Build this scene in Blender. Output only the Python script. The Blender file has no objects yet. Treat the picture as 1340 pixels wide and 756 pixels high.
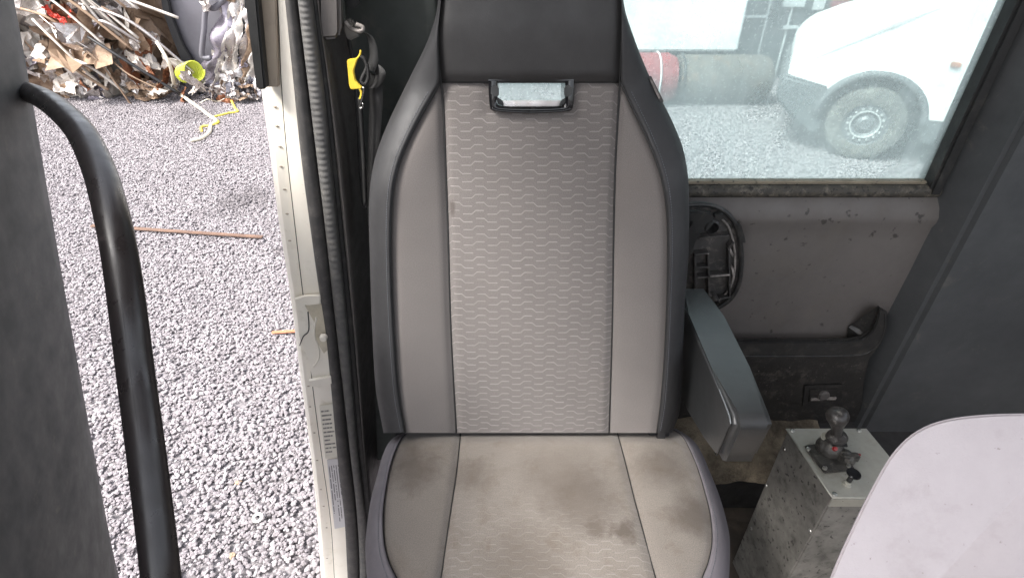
import bpy, bmesh, math, random
import numpy as np
from mathutils import Vector, Matrix, noise
R = math.radians
random.seed(7)
C = bpy.context.scene.collection
S = bpy.context.scene

# ------------------------------------------------------------------ camera, light, exposure
TH = R(35); F = 730.0; CX, CY = 670.0, 378.0
CAM = Vector((0, 0, 2.2))
cd = bpy.data.cameras.new('camera'); cam = bpy.data.objects.new('camera', cd); C.objects.link(cam)
cam.location = CAM; cam.rotation_euler = (R(90) - TH, 0, 0)
cd.sensor_width = 36; cd.lens = 36 * F / 1340; cd.clip_start = .02; cd.clip_end = 500
S.camera = cam
w = bpy.data.worlds.new('World'); S.world = w; w.use_nodes = True
nt = w.node_tree; bgn = nt.nodes['Background']
sky = nt.nodes.new('ShaderNodeTexSky'); sky.sky_type = 'NISHITA'; sky.sun_disc = False
SUN_EL, SUN_AZ = R(54), R(236)          # azimuth of the sun, clockwise from +Y
sky.sun_elevation = SUN_EL; sky.sun_rotation = SUN_AZ
sky.air_density = 1.0; sky.dust_density = 4.0; sky.ozone_density = .6
hs = nt.nodes.new('ShaderNodeHueSaturation'); hs.inputs['Saturation'].default_value = .35
nt.links.new(sky.outputs[0], hs.inputs['Color'])
nt.links.new(hs.outputs[0], bgn.inputs[0]); bgn.inputs[1].default_value = .15
sd = bpy.data.lights.new('sun', 'SUN'); sun = bpy.data.objects.new('sun', sd); C.objects.link(sun)
sd.energy = 1.8; sd.angle = R(14); sd.color = (1, .97, .93)
sv = Vector((math.sin(SUN_AZ) * math.cos(SUN_EL), math.cos(SUN_AZ) * math.cos(SUN_EL), math.sin(SUN_EL)))
sun.rotation_euler = sv.to_track_quat('Z', 'Y').to_euler(); sun.location = (-3, -4, 8)
S.view_settings.view_transform = 'Standard'; S.view_settings.look = 'None'
S.view_settings.gamma = 1; S.view_settings.use_curve_mapping = False
S.view_settings.exposure = 1.95

# ------------------------------------------------------------------ measuring helpers
FW = Vector((0, math.cos(TH), -math.sin(TH))); UP = Vector((0, math.sin(TH), math.cos(TH)))
def ray(x, y):
    return FW + Vector((1, 0, 0)) * ((x - CX) / F) + UP * ((CY - y) / F)
def atY(x, y, Y):
    d = ray(x, y); return CAM + d * (Y / d.y)
def atZ(x, y, z):
    d = ray(x, y); return CAM + d * ((z - CAM.z) / d.z)
def pl(x, y, P, N):
    d = ray(x, y); return CAM + d * ((P - CAM).dot(N) / d.dot(N))
def cur(pts):
    """smooth interpolator v -> u through (u, v) picture points ordered by v"""
    P = sorted(pts, key=lambda p: p[1]); n = len(P)
    xs = [p[1] for p in P]; ys = [p[0] for p in P]
    m = []
    for i in range(n):
        a, b = max(0, i - 1), min(n - 1, i + 1)
        m.append((ys[b] - ys[a]) / (xs[b] - xs[a]) if b > a else 0)
    def f(v):
        if v <= xs[0]: return ys[0] + m[0] * (v - xs[0])
        if v >= xs[-1]: return ys[-1] + m[-1] * (v - xs[-1])
        i = 0
        while v > xs[i + 1]: i += 1
        h = xs[i + 1] - xs[i]; t = (v - xs[i]) / h
        return ((2*t**3 - 3*t*t + 1) * ys[i] + (t**3 - 2*t*t + t) * h * m[i] + (-2*t**3 + 3*t*t) * ys[i+1] + (t**3 - t*t) * h * m[i+1])
    return f
def sm(a, b, x):
    t = min(1, max(0, (x - a) / (b - a))); return t * t * (3 - 2 * t)

# ------------------------------------------------------------------ object helpers
def tag(o, label=None, cat=None, group=None, kind=None):
    if label: o['label'] = label
    if cat: o['category'] = cat
    if group: o['group'] = group
    if kind: o['kind'] = kind
    return o
def thing(name, label, cat, loc, group=None):
    o = bpy.data.objects.new(name, None); C.objects.link(o); o.location = loc; o.empty_display_size = .1
    return tag(o, label, cat, group)
def link(name, me, m, parent=None):
    if m and not me.materials: me.materials.append(m)
    o = bpy.data.objects.new(name, me); C.objects.link(o)
    if parent is not None:
        o.parent = parent
        if parent.type == 'EMPTY' or parent.get('_shift'):
            o.location = -Vector(parent.location)
    return o
def base(o):
    """single-mesh thing: put its origin at the middle of its base"""
    me = o.data; n = len(me.vertices); a = np.empty(n * 3); me.vertices.foreach_get('co', a); a = a.reshape(-1, 3)
    c = (a.min(0) + a.max(0)) / 2; c[2] = a[:, 2].min()
    me.transform(Matrix.Translation(-Vector(c))); o.location = c; return o
def mesh(name, verts, faces, m=None, parent=None, smooth=True, uv=None):
    me = bpy.data.meshes.new(name); me.from_pydata([tuple(v) for v in verts], [], faces); me.validate(); me.update()
    if smooth: me.polygons.foreach_set('use_smooth', [True] * len(me.polygons))
    if uv is not None:
        l = me.uv_layers.new(name='UVMap')
        for lp in me.loops: l.data[lp.index].uv = uv[lp.vertex_index]
    return link(name, me, m, parent)
def from_bm(name, bm, m=None, parent=None, smooth=False, sharp=None):
    bmesh.ops.recalc_face_normals(bm, faces=bm.faces)
    me = bpy.data.meshes.new(name); bm.to_mesh(me); bm.free()
    if smooth:
        me.polygons.foreach_set('use_smooth', [True] * len(me.polygons))
        me.set_sharp_from_angle(angle=R(sharp if sharp else 40))
    return link(name, me, m, parent)
def grid_faces(nr, nc, close=False):
    f = []
    for i in range(nr - 1):
        for j in range(nc - 1 + (1 if close else 0)):
            k = (j + 1) % nc
            f.append((i*nc + j, i*nc + k, (i+1)*nc + k, (i+1)*nc + j))
    return f
def grid(name, rows, m, parent=None, uv=None, flip=False, smooth=True):
    nr, nc = len(rows), len(rows[0]); v = [p for r in rows for p in r]
    f = grid_faces(nr, nc)
    if flip: f = [q[::-1] for q in f]
    u = [p for r in uv for p in r] if uv else None
    return mesh(name, v, f, m, parent, smooth, u)
def bm_box(bm, lo, hi, bev=0, seg=2, mat=None):
    r = bmesh.ops.create_cube(bm, size=1); vs = r['verts']
    for v in vs:
        v.co = Vector(((lo[0]+hi[0])/2 + v.co.x*(hi[0]-lo[0]), (lo[1]+hi[1])/2 + v.co.y*(hi[1]-lo[1]), (lo[2]+hi[2])/2 + v.co.z*(hi[2]-lo[2])))
        if mat: v.co = mat @ v.co
    if bev:
        es = list({e for v in vs for e in v.link_edges})
        bmesh.ops.bevel(bm, geom=es, offset=bev, segments=seg, affect='EDGES', clamp_overlap=True)
    return bm
def box(name, lo, hi, m, parent=None, bev=0, seg=2, mat=None):
    bm = bmesh.new(); bm_box(bm, lo, hi, bev, seg, mat); return from_bm(name, bm, m, parent, bev > 0)
def bm_prism(bm, poly, d, bev=0, seg=2):
    """poly: 3-D points of one face; d: extrusion vector"""
    d = Vector(d); a = [bm.verts.new(p) for p in poly]; b = [bm.verts.new(Vector(p) + d) for p in poly]
    n = len(a); bm.faces.new(a); bm.faces.new(b[::-1])
    for i in range(n): bm.faces.new((a[i], b[i], b[(i+1) % n], a[(i+1) % n]))
    if bev:
        es = list({e for v in a + b for e in v.link_edges})
        bmesh.ops.recalc_face_normals(bm, faces=bm.faces)
        bmesh.ops.bevel(bm, geom=es, offset=bev, segments=seg, affect='EDGES', clamp_overlap=True)
def prism(name, poly, d, m, parent=None, bev=0, seg=2, sharp=None):
    bm = bmesh.new(); bm_prism(bm, poly, d, bev, seg); return from_bm(name, bm, m, parent, bev > 0, sharp)
def smooth_pts(pts, k=6):
    P = [Vector(p) for p in pts]; out = []
    for i in range(len(P) - 1):
        p0 = P[max(0, i-1)]; p1 = P[i]; p2 = P[i+1]; p3 = P[min(len(P)-1, i+2)]
        for j in range(k):
            t = j / k
            out.append(.5*((2*p1) + (p2-p0)*t + (2*p0-5*p1+4*p2-p3)*t*t + (3*p1-p0-3*p2+p3)*t**3))
    out.append(P[-1]); return out
def tube_geo(pts, r, n=8, flat=None, up=None):
    V, Fc = [], []; N = len(pts); prev = None
    for i, p in enumerate(pts):
        t = (pts[min(N-1, i+1)] - pts[max(0, i-1)]).normalized()
        a = Vector(up) if up else (prev if prev else (Vector((0,0,1)) if abs(t.z) < .9 else Vector((1,0,0))))
        s = t.cross(a).normalized(); u = s.cross(t).normalized(); prev = u
        rr = r(i/(N-1)) if callable(r) else r
        ra, rb = (rr, rr) if flat is None else (rr, rr*flat)
        for k in range(n):
            an = 2*math.pi*k/n; V.append(p + s*math.cos(an)*ra + u*math.sin(an)*rb)
    Fc = grid_faces(N, n, True); Fc.append(tuple(range(n))[::-1]); Fc.append(tuple((N-1)*n + k for k in range(n)))
    return V, Fc
def tube(name, pts, r, m, parent=None, n=8, k=6, flat=None, up=None):
    V, Fc = tube_geo(smooth_pts(pts, k) if k > 1 else [Vector(p) for p in pts], r, n, flat, up)
    return mesh(name, V, Fc, m, parent)
def lathe(name, prof, c, m, parent=None, n=24, M=None, sharp=35):
    """prof (r, z) list; about the local z axis, then matrix M, then moved to c"""
    bm = bmesh.new(); rings = []
    M = M or Matrix.Identity(4)
    for r, z in prof:
        if r < 1e-6: rings.append([bm.verts.new(Vector(c) + (M @ Vector((0, 0, z))))])
        else: rings.append([bm.verts.new(Vector(c) + (M @ Vector((r*math.cos(2*math.pi*k/n), r*math.sin(2*math.pi*k/n), z)))) for k in range(n)])
    for a, b in zip(rings, rings[1:]):
        for k in range(n):
            q = (a[k % len(a)], a[(k+1) % len(a)], b[(k+1) % len(b)], b[k % len(b)])
            q = tuple(dict.fromkeys(q))
            if len(q) > 2:
                try: bm.faces.new(q)
                except ValueError: pass
    if tuple(prof[0]) != tuple(prof[-1]):
        for e in (rings[0], rings[-1]):
            if len(e) > 2: bm.faces.new(e)
    else: bmesh.ops.remove_doubles(bm, verts=rings[0] + rings[-1], dist=1e-6)
    return from_bm(name, bm, m, parent, True, sharp)

# ------------------------------------------------------------------ materials
class N:
    def __init__(s, name):
        s.m = bpy.data.materials.new(name); s.m.use_nodes = True; s.t = s.m.node_tree; s.b = s.t.nodes['Principled BSDF']
        s.out = s.t.nodes['Material Output']; s.tc = s.t.nodes.new('ShaderNodeTexCoord')
    def n(s, typ, **kw):
        o = s.t.nodes.new(typ)
        for k, v in kw.items(): setattr(o, k, v)
        return o
    def l(s, a, b): s.t.links.new(a, b)
    def put(s, inp, v):
        if hasattr(v, 'links') or isinstance(v, bpy.types.NodeSocket): s.l(v, inp)
        else: inp.default_value = v
    def math(s, op, a, b=None, c=None, clamp=False):
        o = s.n('ShaderNodeMath', operation=op, use_clamp=clamp)
        for i, v in enumerate((a, b, c)):
            if v is not None: s.put(o.inputs[i], v)
        return o.outputs[0]
    def noise(s, scale, detail=6, rough=.6, vec=None, dist=0):
        o = s.n('ShaderNodeTexNoise'); o.inputs['Scale'].default_value = scale; o.inputs['Detail'].default_value = detail
        o.inputs['Roughness'].default_value = rough; o.inputs['Distortion'].default_value = dist
        s.l(vec or s.tc.outputs['Object'], o.inputs['Vector']); return o.outputs['Fac']
    def ramp(s, f, a, b, lo=0., hi=1.):
        o = s.n('ShaderNodeMapRange', clamp=True); s.l(f, o.inputs[0])
        for i, v in enumerate((a, b, lo, hi)): o.inputs[i+1].default_value = v
        return o.outputs[0]
    def mix(s, f, a, b):
        o = s.n('ShaderNodeMix', data_type='RGBA'); s.put(o.inputs[0], f)
        s.put(o.inputs[6], a if not isinstance(a, tuple) else (*a, 1)); s.put(o.inputs[7], b if not isinstance(b, tuple) else (*b, 1))
        return o.outputs[2]
    def col(s, v): s.put(s.b.inputs['Base Color'], v if not isinstance(v, tuple) else (*v, 1))
    def bump(s, h, strength=.3, dist=.002, prev=None):
        o = s.n('ShaderNodeBump'); o.inputs['Strength'].default_value = strength; o.inputs['Distance'].default_value = dist
        s.l(h, o.inputs['Height'])
        if prev: s.l(prev, o.inputs['Normal'])
        s.l(o.outputs[0], s.b.inputs['Normal']); return o.outputs[0]
    def scaled(s, x, y, z, src='Object'):
        o = s.n('ShaderNodeMapping'); o.inputs['Scale'].default_value = (x, y, z); s.l(s.tc.outputs[src], o.inputs[0]); return o.outputs[0]

def generic(name, c, c2=None, rough=.6, metal=0., ns=8, amt=1., fine=250, bump=.25, bd=.001, dust=None, dust_lo=.5, dust_hi=.7, dust_scale=14, speck=None, speck_th=.66, speck_scale=180, rv=.12, spec=.5):
    g = N(name); c2 = c2 or tuple(v*.75 for v in c)
    colr = g.mix(g.ramp(g.noise(ns, 8, .65), .35, .68, 0, amt), c, c2)
    if dust: colr = g.mix(g.ramp(g.noise(dust_scale, 10, .72, dist=.4), dust_lo, dust_hi, 0, .8), colr, dust)
    if speck: colr = g.mix(g.ramp(g.noise(speck_scale, 3, .5), speck_th, speck_th + .05, 0, .8), colr, speck)
    g.col(colr)
    g.l(g.ramp(g.noise(ns * 4, 6, .6), .3, .7, rough - rv, rough + rv), g.b.inputs['Roughness'])
    g.b.inputs['Metallic'].default_value = metal; g.b.inputs['Specular IOR Level'].default_value = spec
    if bump: g.bump(g.noise(fine, 5, .6), bump, bd)
    return g.m

def fabric(name, pattern, dirt):
    g = N(name); UV = g.tc.outputs['UV']
    sep = g.n('ShaderNodeSeparateXYZ'); g.l(UV, sep.inputs[0]); ux, uy = sep.outputs[0], sep.outputs[1]
    base_c = (.158, .143, .136)
    if dirt: base_c = (.20, .176, .152)
    soft = g.noise(9, 6, .6, UV)
    c = g.mix(g.ramp(soft, .3, .7), base_c, tuple(v * .85 for v in base_c))
    fine = g.noise(620, 2, .6, UV)
    c = g.mix(g.ramp(fine, .3, .7, 0, .75), c, (.088, .078, .074))
    relief = None
    if pattern:
        u = g.math('DIVIDE', ux, .0437); v = g.math('DIVIDE', uy, .0283)
        fu = g.math('FRACT', u)
        yA = g.ramp(fu, .36, .52, 0, .23)
        dA = g.math('ABSOLUTE', g.math('SUBTRACT', g.math('FRACT', g.math('ADD', g.math('SUBTRACT', v, yA), .5)), .5))
        mA = g.math('LESS_THAN', fu, .86)
        fb = g.math('ADD', g.math('FRACT', g.math('SUBTRACT', u, .5)), .5)
        yB = g.ramp(fb, .86, 1.02, -.27, -.5)
        dB = g.math('ABSOLUTE', g.math('SUBTRACT', g.math('FRACT', g.math('ADD', g.math('SUBTRACT', v, yB), .5)), .5))
        mB = g.math('MULTIPLY', g.math('GREATER_THAN', fb, .53), g.math('LESS_THAN', fb, 1.38))
        lA = g.math('MULTIPLY', g.ramp(dA, .022, .05, 1, 0), mA); lB = g.math('MULTIPLY', g.ramp(dB, .022, .05, 1, 0), mB)
        ln = g.math('MAXIMUM', lA, lB)
        wear = g.ramp(g.noise(22, 5, .6, UV), .32, .62, .25 if dirt else .5, .85 if dirt else 1.)
        if dirt:
            # the middle and rear of the cushion are worn smooth
            wear = g.math('MULTIPLY', wear, g.ramp(g.math('ADD', uy, g.math('MULTIPLY', soft, .10)), .34, .20, .18, .9))
        relief = g.math('MULTIPLY', ln, wear)
        c = g.mix(g.math('MULTIPLY', relief, .38), c, (.32, .295, .28))
    st = g.ramp(g.noise(6.5, 8, .68, UV, .6), .52, .74, 0, .62 if dirt else .18)
    if dirt:
        c = g.mix(st, c, (.085, .064, .045))
        st2 = g.ramp(g.noise(17, 9, .72, UV, .8), .53, .68, 0, .5)
        c = g.mix(st2, c, (.10, .078, .058))
        # two darker stains of their own
        for (sx, sy, sr, sa) in dirt:
            d = g.n('ShaderNodeVectorMath', operation='DISTANCE'); g.l(UV, d.inputs[0]); d.inputs[1].default_value = (sx, sy, 0)
            dd = g.math('ADD', d.outputs['Value'], g.math('MULTIPLY', g.math('SUBTRACT', g.noise(30, 6, .7, UV), .5), .07))
            c = g.mix(g.ramp(dd, sr, sr*.35, 0, sa), c, (.058, .045, .035))
        g.b.inputs['Roughness'].default_value = .93
    else:
        c = g.mix(st, c, (.15, .125, .11))
        d = g.n('ShaderNodeVectorMath', operation='DISTANCE'); mp = g.n('ShaderNodeMapping'); mp.inputs['Location'].default_value = (.106*2.2, -.463*.8, 0); mp.inputs['Scale'].default_value = (2.2, .8, 1)
        g.l(UV, mp.inputs[0]); g.l(mp.outputs[0], d.inputs[0]); d.inputs[1].default_value = (0, 0, 0)
        dd = g.math('ADD', d.outputs['Value'], g.math('MULTIPLY', g.math('SUBTRACT', g.noise(60, 4, .6, UV), .5), .012))
        if pattern: c = g.mix(g.ramp(dd, .016, .006, 0, .75), c, (.06, .05, .045))
        g.b.inputs['Roughness'].default_value = .9
    g.col(c); g.b.inputs['Specular IOR Level'].default_value = .25
    g.b.inputs['Sheen Weight'].default_value = .25; g.b.inputs['Sheen Roughness'].default_value = .5
    wv = g.math('ADD', g.noise(1100, 2, .5, UV), g.math('MULTIPLY', g.noise(40, 4, .5, UV), .8))
    p = g.bump(wv, .35, .0006)
    if relief: g.bump(relief, .5, -.0009, p)
    return g.m

def vinyl(name, c, rough=.48):
    g = N(name); g.col(g.mix(g.ramp(g.noise(12, 8, .65), .4, .75), c, tuple(v*1.35 + .004 for v in c)))
    dustm = g.ramp(g.noise(25, 10, .75), .56, .75, 0, .25)
    vo = g.n('ShaderNodeTexVoronoi'); vo.inputs['Scale'].default_value = 700; g.l(g.tc.outputs['Object'], vo.inputs['Vector'])
    g.l(g.ramp(g.noise(18, 7, .7), .3, .7, rough - .07, rough + .1), g.b.inputs['Roughness'])
    g.b.inputs['Specular IOR Level'].default_value = .5
    p = g.bump(vo.outputs['Distance'], .25, .0005); g.bump(g.noise(22, 4, .5), .25, .004, p)
    return g.m

M = {}
M['fab'] = fabric('seat_fabric', False, None)
M['fab_pat'] = fabric('seat_fabric_woven_pattern', True, None)
DIRT = [(.09, .33, .10, .38), (.13, .27, .09, .5), (.29, .34, .06, .5), (.325, .23, .055, .65), (-.19, .33, .06, .65), (-.215, .37, .05, .4), (-.08, .33, .05, .4), (.195, .21, .028, .75), (.15, .21, .025, .5), (.02, .14, .10, .4)]
M['cush'] = fabric('cushion_fabric_soiled', False, DIRT)
M['cush_pat'] = fabric('cushion_fabric_woven_soiled', True, DIRT)
M['vinyl'] = vinyl('black_vinyl', (.020, .019, .019), .55)
M['vinyl_grey'] = vinyl('charcoal_vinyl', (.018, .0175, .0185), .62)
M['vinyl_cush'] = vinyl('worn_grey_vinyl', (.108, .098, .107), .7)
M['vinyl_arm'] = vinyl('armrest_vinyl', (.030, .031, .032), .36)
_b = M['vinyl_arm'].node_tree.nodes['Principled BSDF']; _b.inputs['Specular IOR Level'].default_value = .5; _b.inputs['Coat Weight'].default_value = .6; _b.inputs['Coat IOR'].default_value = 1.7; _b.inputs['Coat Roughness'].default_value = .36
M['piping'] = generic('black_piping', (.012, .012, .012), rough=.6, bump=0)
M['thread'] = generic('grey_thread', (.11, .115, .13), rough=.8, bump=0)
M['thread_lt'] = generic('pale_thread', (.27, .29, .30), rough=.7, bump=0)
M['gloss'] = generic('gloss_black_plastic', (.010, .010, .011), rough=.14, rv=.05, bump=.03, dust=(.06, .055, .05), dust_lo=.6)
M['handle'] = generic('grab_handle_plastic', (.022, .018, .018), rough=.34, bump=.05, dust=(.06, .05, .05), dust_lo=.62, speck=(.3, .28, .26), speck_th=.77, speck_scale=90)
M['black_pl'] = generic('black_plastic', (.018, .018, .018), rough=.5, dust=(.07, .064, .058), dust_lo=.5, dust_hi=.75, dust_scale=30)
M['shell'] = generic('seat_back_plastic', (.03, .03, .032), rough=.55, dust=(.08, .07, .06), dust_lo=.5)
M['rubber'] = generic('door_seal_rubber', (.045, .043, .043), (.066, .062, .06), rough=.62, ns=20, dust=(.13, .12, .11), dust_lo=.48, dust_hi=.8, dust_scale=40, speck=(.3, .28, .26), speck_th=.74, speck_scale=140)
M['rubber_dk'] = generic('black_rubber', (.012, .012, .012), rough=.6, dust=(.05, .046, .04), dust_lo=.55)
M['rubber_rib'] = generic('ribbed_seal_rubber', (.085, .083, .082), (.12, .115, .11), rough=.7, ns=30, dust=(.2, .19, .17), dust_lo=.5, dust_hi=.8, dust_scale=60, speck=(.35, .33, .3), speck_th=.72, speck_scale=200)
M['trim'] = generic('pillar_trim_plastic', (.10, .09, .085), (.075, .068, .064), rough=.6, dust=(.12, .10, .09), dust_lo=.58, speck=(.25, .23, .2), speck_th=.75, speck_scale=120)
M['paint'] = generic('cream_white_paint', (.84, .79, .70), (.78, .725, .63), rough=.38, ns=6, bump=.06, bd=.0005, dust=(.46, .40, .29), dust_lo=.58, dust_hi=.85, dust_scale=11, speck=(.30, .22, .12), speck_th=.735, speck_scale=85)
M['recess'] = generic('cream_paint_dark', (.60, .54, .42), (.45, .40, .31), rough=.5, ns=30)  # darker mottled cream for the recess face of the striker plate
M['paint_shade'] = generic('beige_channel_paint', (.36, .30, .235), (.29, .24, .19), rough=.5, dust=(.2, .17, .14), dust_lo=.5)
M['wall_green'] = generic('green_grey_trim', (.056, .063, .058), (.046, .052, .048), rough=.7, ns=5, dust=(.09, .088, .075), dust_lo=.55, fine=500)
M['wall'] = generic('rear_wall_lining', (.105, .094, .088), (.084, .075, .070), rough=.62, ns=4, fine=420, bump=.3, dust=(.095, .082, .07), dust_lo=.52, dust_hi=.78, dust_scale=7, speck=(.02, .017, .015), speck_th=.655, speck_scale=40)
M['sill'] = generic('mouldy_window_rubber', (.028, .026, .022), (.06, .052, .04), rough=.7, ns=35, dust=(.17, .15, .12), dust_lo=.5, dust_hi=.66, dust_scale=42, speck=(.006, .006, .006), speck_th=.58, speck_scale=120)
M['sill_tan'] = generic('tan_window_flange', (.26, .225, .165), (.18, .15, .11), rough=.6, ns=14, speck=(.03, .026, .02), speck_th=.62, speck_scale=90)
M['pocket'] = generic('black_tray_plastic', (.012, .0118, .0115), (.02, .019, .018), rough=.5, ns=10, dust=(.085, .075, .066), dust_lo=.52, dust_hi=.74, dust_scale=45, speck=(.19, .17, .15), speck_th=.70, speck_scale=150, bump=.6, fine=160)
M['carpet'] = generic('dirty_beige_mat', (.24, .20, .145), (.12, .10, .075), rough=.95, ns=16, fine=120, bump=1., bd=.008, dust=(.04, .034, .028), dust_lo=.48, dust_hi=.68, dust_scale=8, spec=.1)
M['floor'] = generic('dirty_dark_floor', (.045, .036, .03), (.09, .072, .055), rough=.8, ns=14, fine=90, bump=.6, bd=.004, dust=(.12, .095, .07), dust_lo=.5, dust_scale=20)
M['dark'] = generic('dark_interior_plastic', (.022, .021, .021), rough=.7, dust=(.04, .036, .03), dust_lo=.55)
M['roofl'] = generic('pale_headlining', (.30, .29, .27), rough=.95, bump=.2)
M['dash'] = generic('grey_dash_plastic', (.06, .06, .063), rough=.7)
M['column'] = generic('grey_corner_trim', (.055, .057, .059), (.036, .038, .040), rough=.7, ns=4, fine=420, dust=(.09, .085, .075), dust_lo=.6)
M['pale'] = generic('pale_pink_cover', (.40, .362, .372), (.365, .33, .34), rough=.6, ns=9, bump=.35, fine=300, bd=.0012, dust=(.26, .225, .22), dust_lo=.55, dust_hi=.8, dust_scale=9, speck=(.2, .17, .16), speck_th=.70, speck_scale=130)
M['steel'] = generic('bare_zinc_plate', (.43, .42, .37), (.34, .33, .29), rough=.52, metal=.55, ns=9, bump=.12, bd=.0006, dust=(.24, .22, .17), dust_lo=.52, dust_hi=.8, dust_scale=22, speck=(.14, .13, .10), speck_th=.71, speck_scale=110)
M['steel_side'] = generic('grimy_steel_side', (.23, .22, .20), (.14, .134, .122), rough=.6, metal=.35, ns=12, bump=.3, bd=.001, dust=(.05, .047, .042), dust_lo=.5, dust_hi=.7, dust_scale=24, speck=(.022, .02, .018), speck_th=.62, speck_scale=70)
M['screw'] = generic('screw_steel', (.5, .49, .46), rough=.3, metal=.9, bump=0)
M['chrome'] = generic('bright_steel', (.7, .69, .66), rough=.2, metal=1., bump=0, rv=.05)
M['iron'] = generic('grimy_cast_iron', (.03, .029, .027), (.06, .056, .05), rough=.42, ns=60, metal=.2, bump=.7, bd=.002, dust=(.19, .17, .145), dust_lo=.54, dust_hi=.72, dust_scale=70)
M['knob'] = generic('dusty_lever_knob', (.024, .022, .021), (.05, .045, .042), rough=.38, ns=40, bump=.3, dust=(.26, .24, .22), dust_lo=.57, dust_scale=60)
M['red'] = generic('red_plastic', (.20, .015, .015), rough=.4, bump=0)
M['yellow'] = generic('yellow_plastic', (.72, .53, .05), (.62, .43, .04), rough=.45, ns=40, dust=(.3, .22, .08), dust_lo=.6)
M['web'] = generic('seat_belt_webbing', (.012, .012, .012), (.02, .019, .019), rough=.75, fine=700, bump=.5)
M['belt_metal'] = generic('belt_guide_steel', (.09, .088, .085), rough=.42, metal=.6, ns=30, dust=(.12, .11, .09), dust_lo=.5)
M['khousing'] = generic('dusty_broken_plastic', (.030, .029, .028), (.05, .046, .044), rough=.55, ns=20, dust=(.17, .15, .135), dust_lo=.50, dust_hi=.70, dust_scale=38, speck=(.38, .35, .31), speck_th=.70, speck_scale=130)
M['wear'] = generic('scuffed_edge_plastic', (.30, .27, .25), (.06, .055, .05), rough=.7, ns=50)
M['brown'] = generic('rusty_metal', (.23, .085, .035), (.12, .045, .022), rough=.8, ns=16, bump=.6, bd=.003)
M['wood'] = generic('old_plank_wood', (.16, .095, .065), (.10, .06, .045), rough=.85, ns=12, bump=.5)
M['orange'] = generic('orange_plastic', (.42, .16, .08), rough=.7)
M['lime'] = generic('lime_hose', (.60, .66, .07), rough=.4, bump=0)
M['cable_w'] = generic('cream_cable', (.70, .63, .50), rough=.6, bump=0)
M['cable_y'] = generic('twine', (.72, .57, .08), rough=.6, bump=0)
M['s_silver'] = generic('scrap_silver', (.62, .58, .56), (.36, .32, .30), rough=.32, metal=.75, ns=6, dust=(.3, .2, .13), dust_lo=.55)
M['s_white'] = generic('scrap_white_paint', (.66, .62, .57), (.45, .40, .35), rough=.4, ns=5, dust=(.28, .19, .12), dust_lo=.55)
M['s_tan'] = generic('scrap_tan', (.33, .235, .16), (.20, .13, .085), rough=.7, ns=6, dust=(.18, .10, .06), dust_lo=.5)
M['s_lilac'] = generic('scrap_lilac_paint', (.30, .27, .32), (.20, .18, .21), rough=.3, metal=.4, ns=5)
M['s_black'] = generic('scrap_black_trim', (.02, .02, .022), rough=.5)
M['s_grey'] = generic('scrap_slate_panel', (.14, .135, .155), (.12, .115, .13), rough=.55, ns=3)
M['s_red'] = generic('scrap_red_plastic', (.55, .05, .03), rough=.4)
M['van_white'] = generic('van_white_paint', (.80, .80, .79), rough=.3, ns=2, bump=0, rv=.05)
M['van_grey'] = generic('van_grey_plastic', (.10, .105, .11), rough=.6)
M['tyre'] = generic('dusty_tyre', (.06, .058, .055), (.09, .086, .08), rough=.85, dust=(.2, .19, .165), dust_lo=.45)
M['rim'] = generic('grey_steel_wheel', (.16, .165, .17), rough=.5, metal=.3)
M['rimlt'] = generic('wheel_bright_ring', (.6, .61, .6), rough=.4, metal=.3)
M['pipe'] = generic('grey_rusty_tank', (.10, .085, .07), (.05, .046, .042), rough=.75, ns=5, dust=(.2, .12, .07), dust_lo=.55, dust_scale=8)
M['redtank'] = generic('faded_red_tank', (.28, .035, .04), (.19, .03, .03), rough=.6, ns=6, dust=(.5, .3, .28), dust_lo=.6)
M['white_box'] = generic('white_trailer_side', (.80, .80, .80), rough=.5, ns=2, bump=0)
M['darkbox'] = generic('dark_container_steel', (.045, .055, .06), (.07, .08, .085), rough=.7, ns=3)
M['offwhite'] = generic('pale_marking', (.6, .62, .62), rough=.7, bump=0)
M['washer'] = generic('pale_washer', (.68, .65, .60), rough=.5, bump=0)
M['glassclear'] = None

def stone_mat():
    g = N('gravel_stone'); oi = g.n('ShaderNodeObjectInfo'); rp = g.n('ShaderNodeValToRGB'); g.l(oi.outputs['Random'], rp.inputs[0])
    el = rp.color_ramp.elements; el[0].color = (.16, .148, .156, 1); el[1].color = (.37, .355, .362, 1)
    for p, c in ((.3, (.205, .187, .198)), (.6, (.255, .236, .247)), (.85, (.315, .295, .305))): e = el.new(p); e.color = (*c, 1)
    g.col(g.mix(g.ramp(g.noise(60, 5, .6), .35, .7, 0, .5), rp.outputs[0], (.22, .19, .195)))
    return_c = g.b.inputs['Base Color'].links[0].from_socket
    ge = g.n('ShaderNodeNewGeometry'); P_ = ge.outputs['Position']
    cc = g.mix(g.ramp(g.noise(1.3, 5, .6, P_), .42, .7, 0, .28), return_c, (.16, .14, .152))
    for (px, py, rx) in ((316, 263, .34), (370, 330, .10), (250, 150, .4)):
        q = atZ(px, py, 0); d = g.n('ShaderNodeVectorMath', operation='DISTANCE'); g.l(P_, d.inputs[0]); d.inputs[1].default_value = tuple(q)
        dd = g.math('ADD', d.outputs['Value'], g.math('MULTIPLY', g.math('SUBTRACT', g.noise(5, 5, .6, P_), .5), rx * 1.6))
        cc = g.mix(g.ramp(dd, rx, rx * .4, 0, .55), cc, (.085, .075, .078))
    g.col(cc)
    g.b.inputs['Roughness'].default_value = .8; g.b.inputs['Specular IOR Level'].default_value = .3
    g.bump(g.noise(200, 3, .6), .4, .002); return g.m
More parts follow.
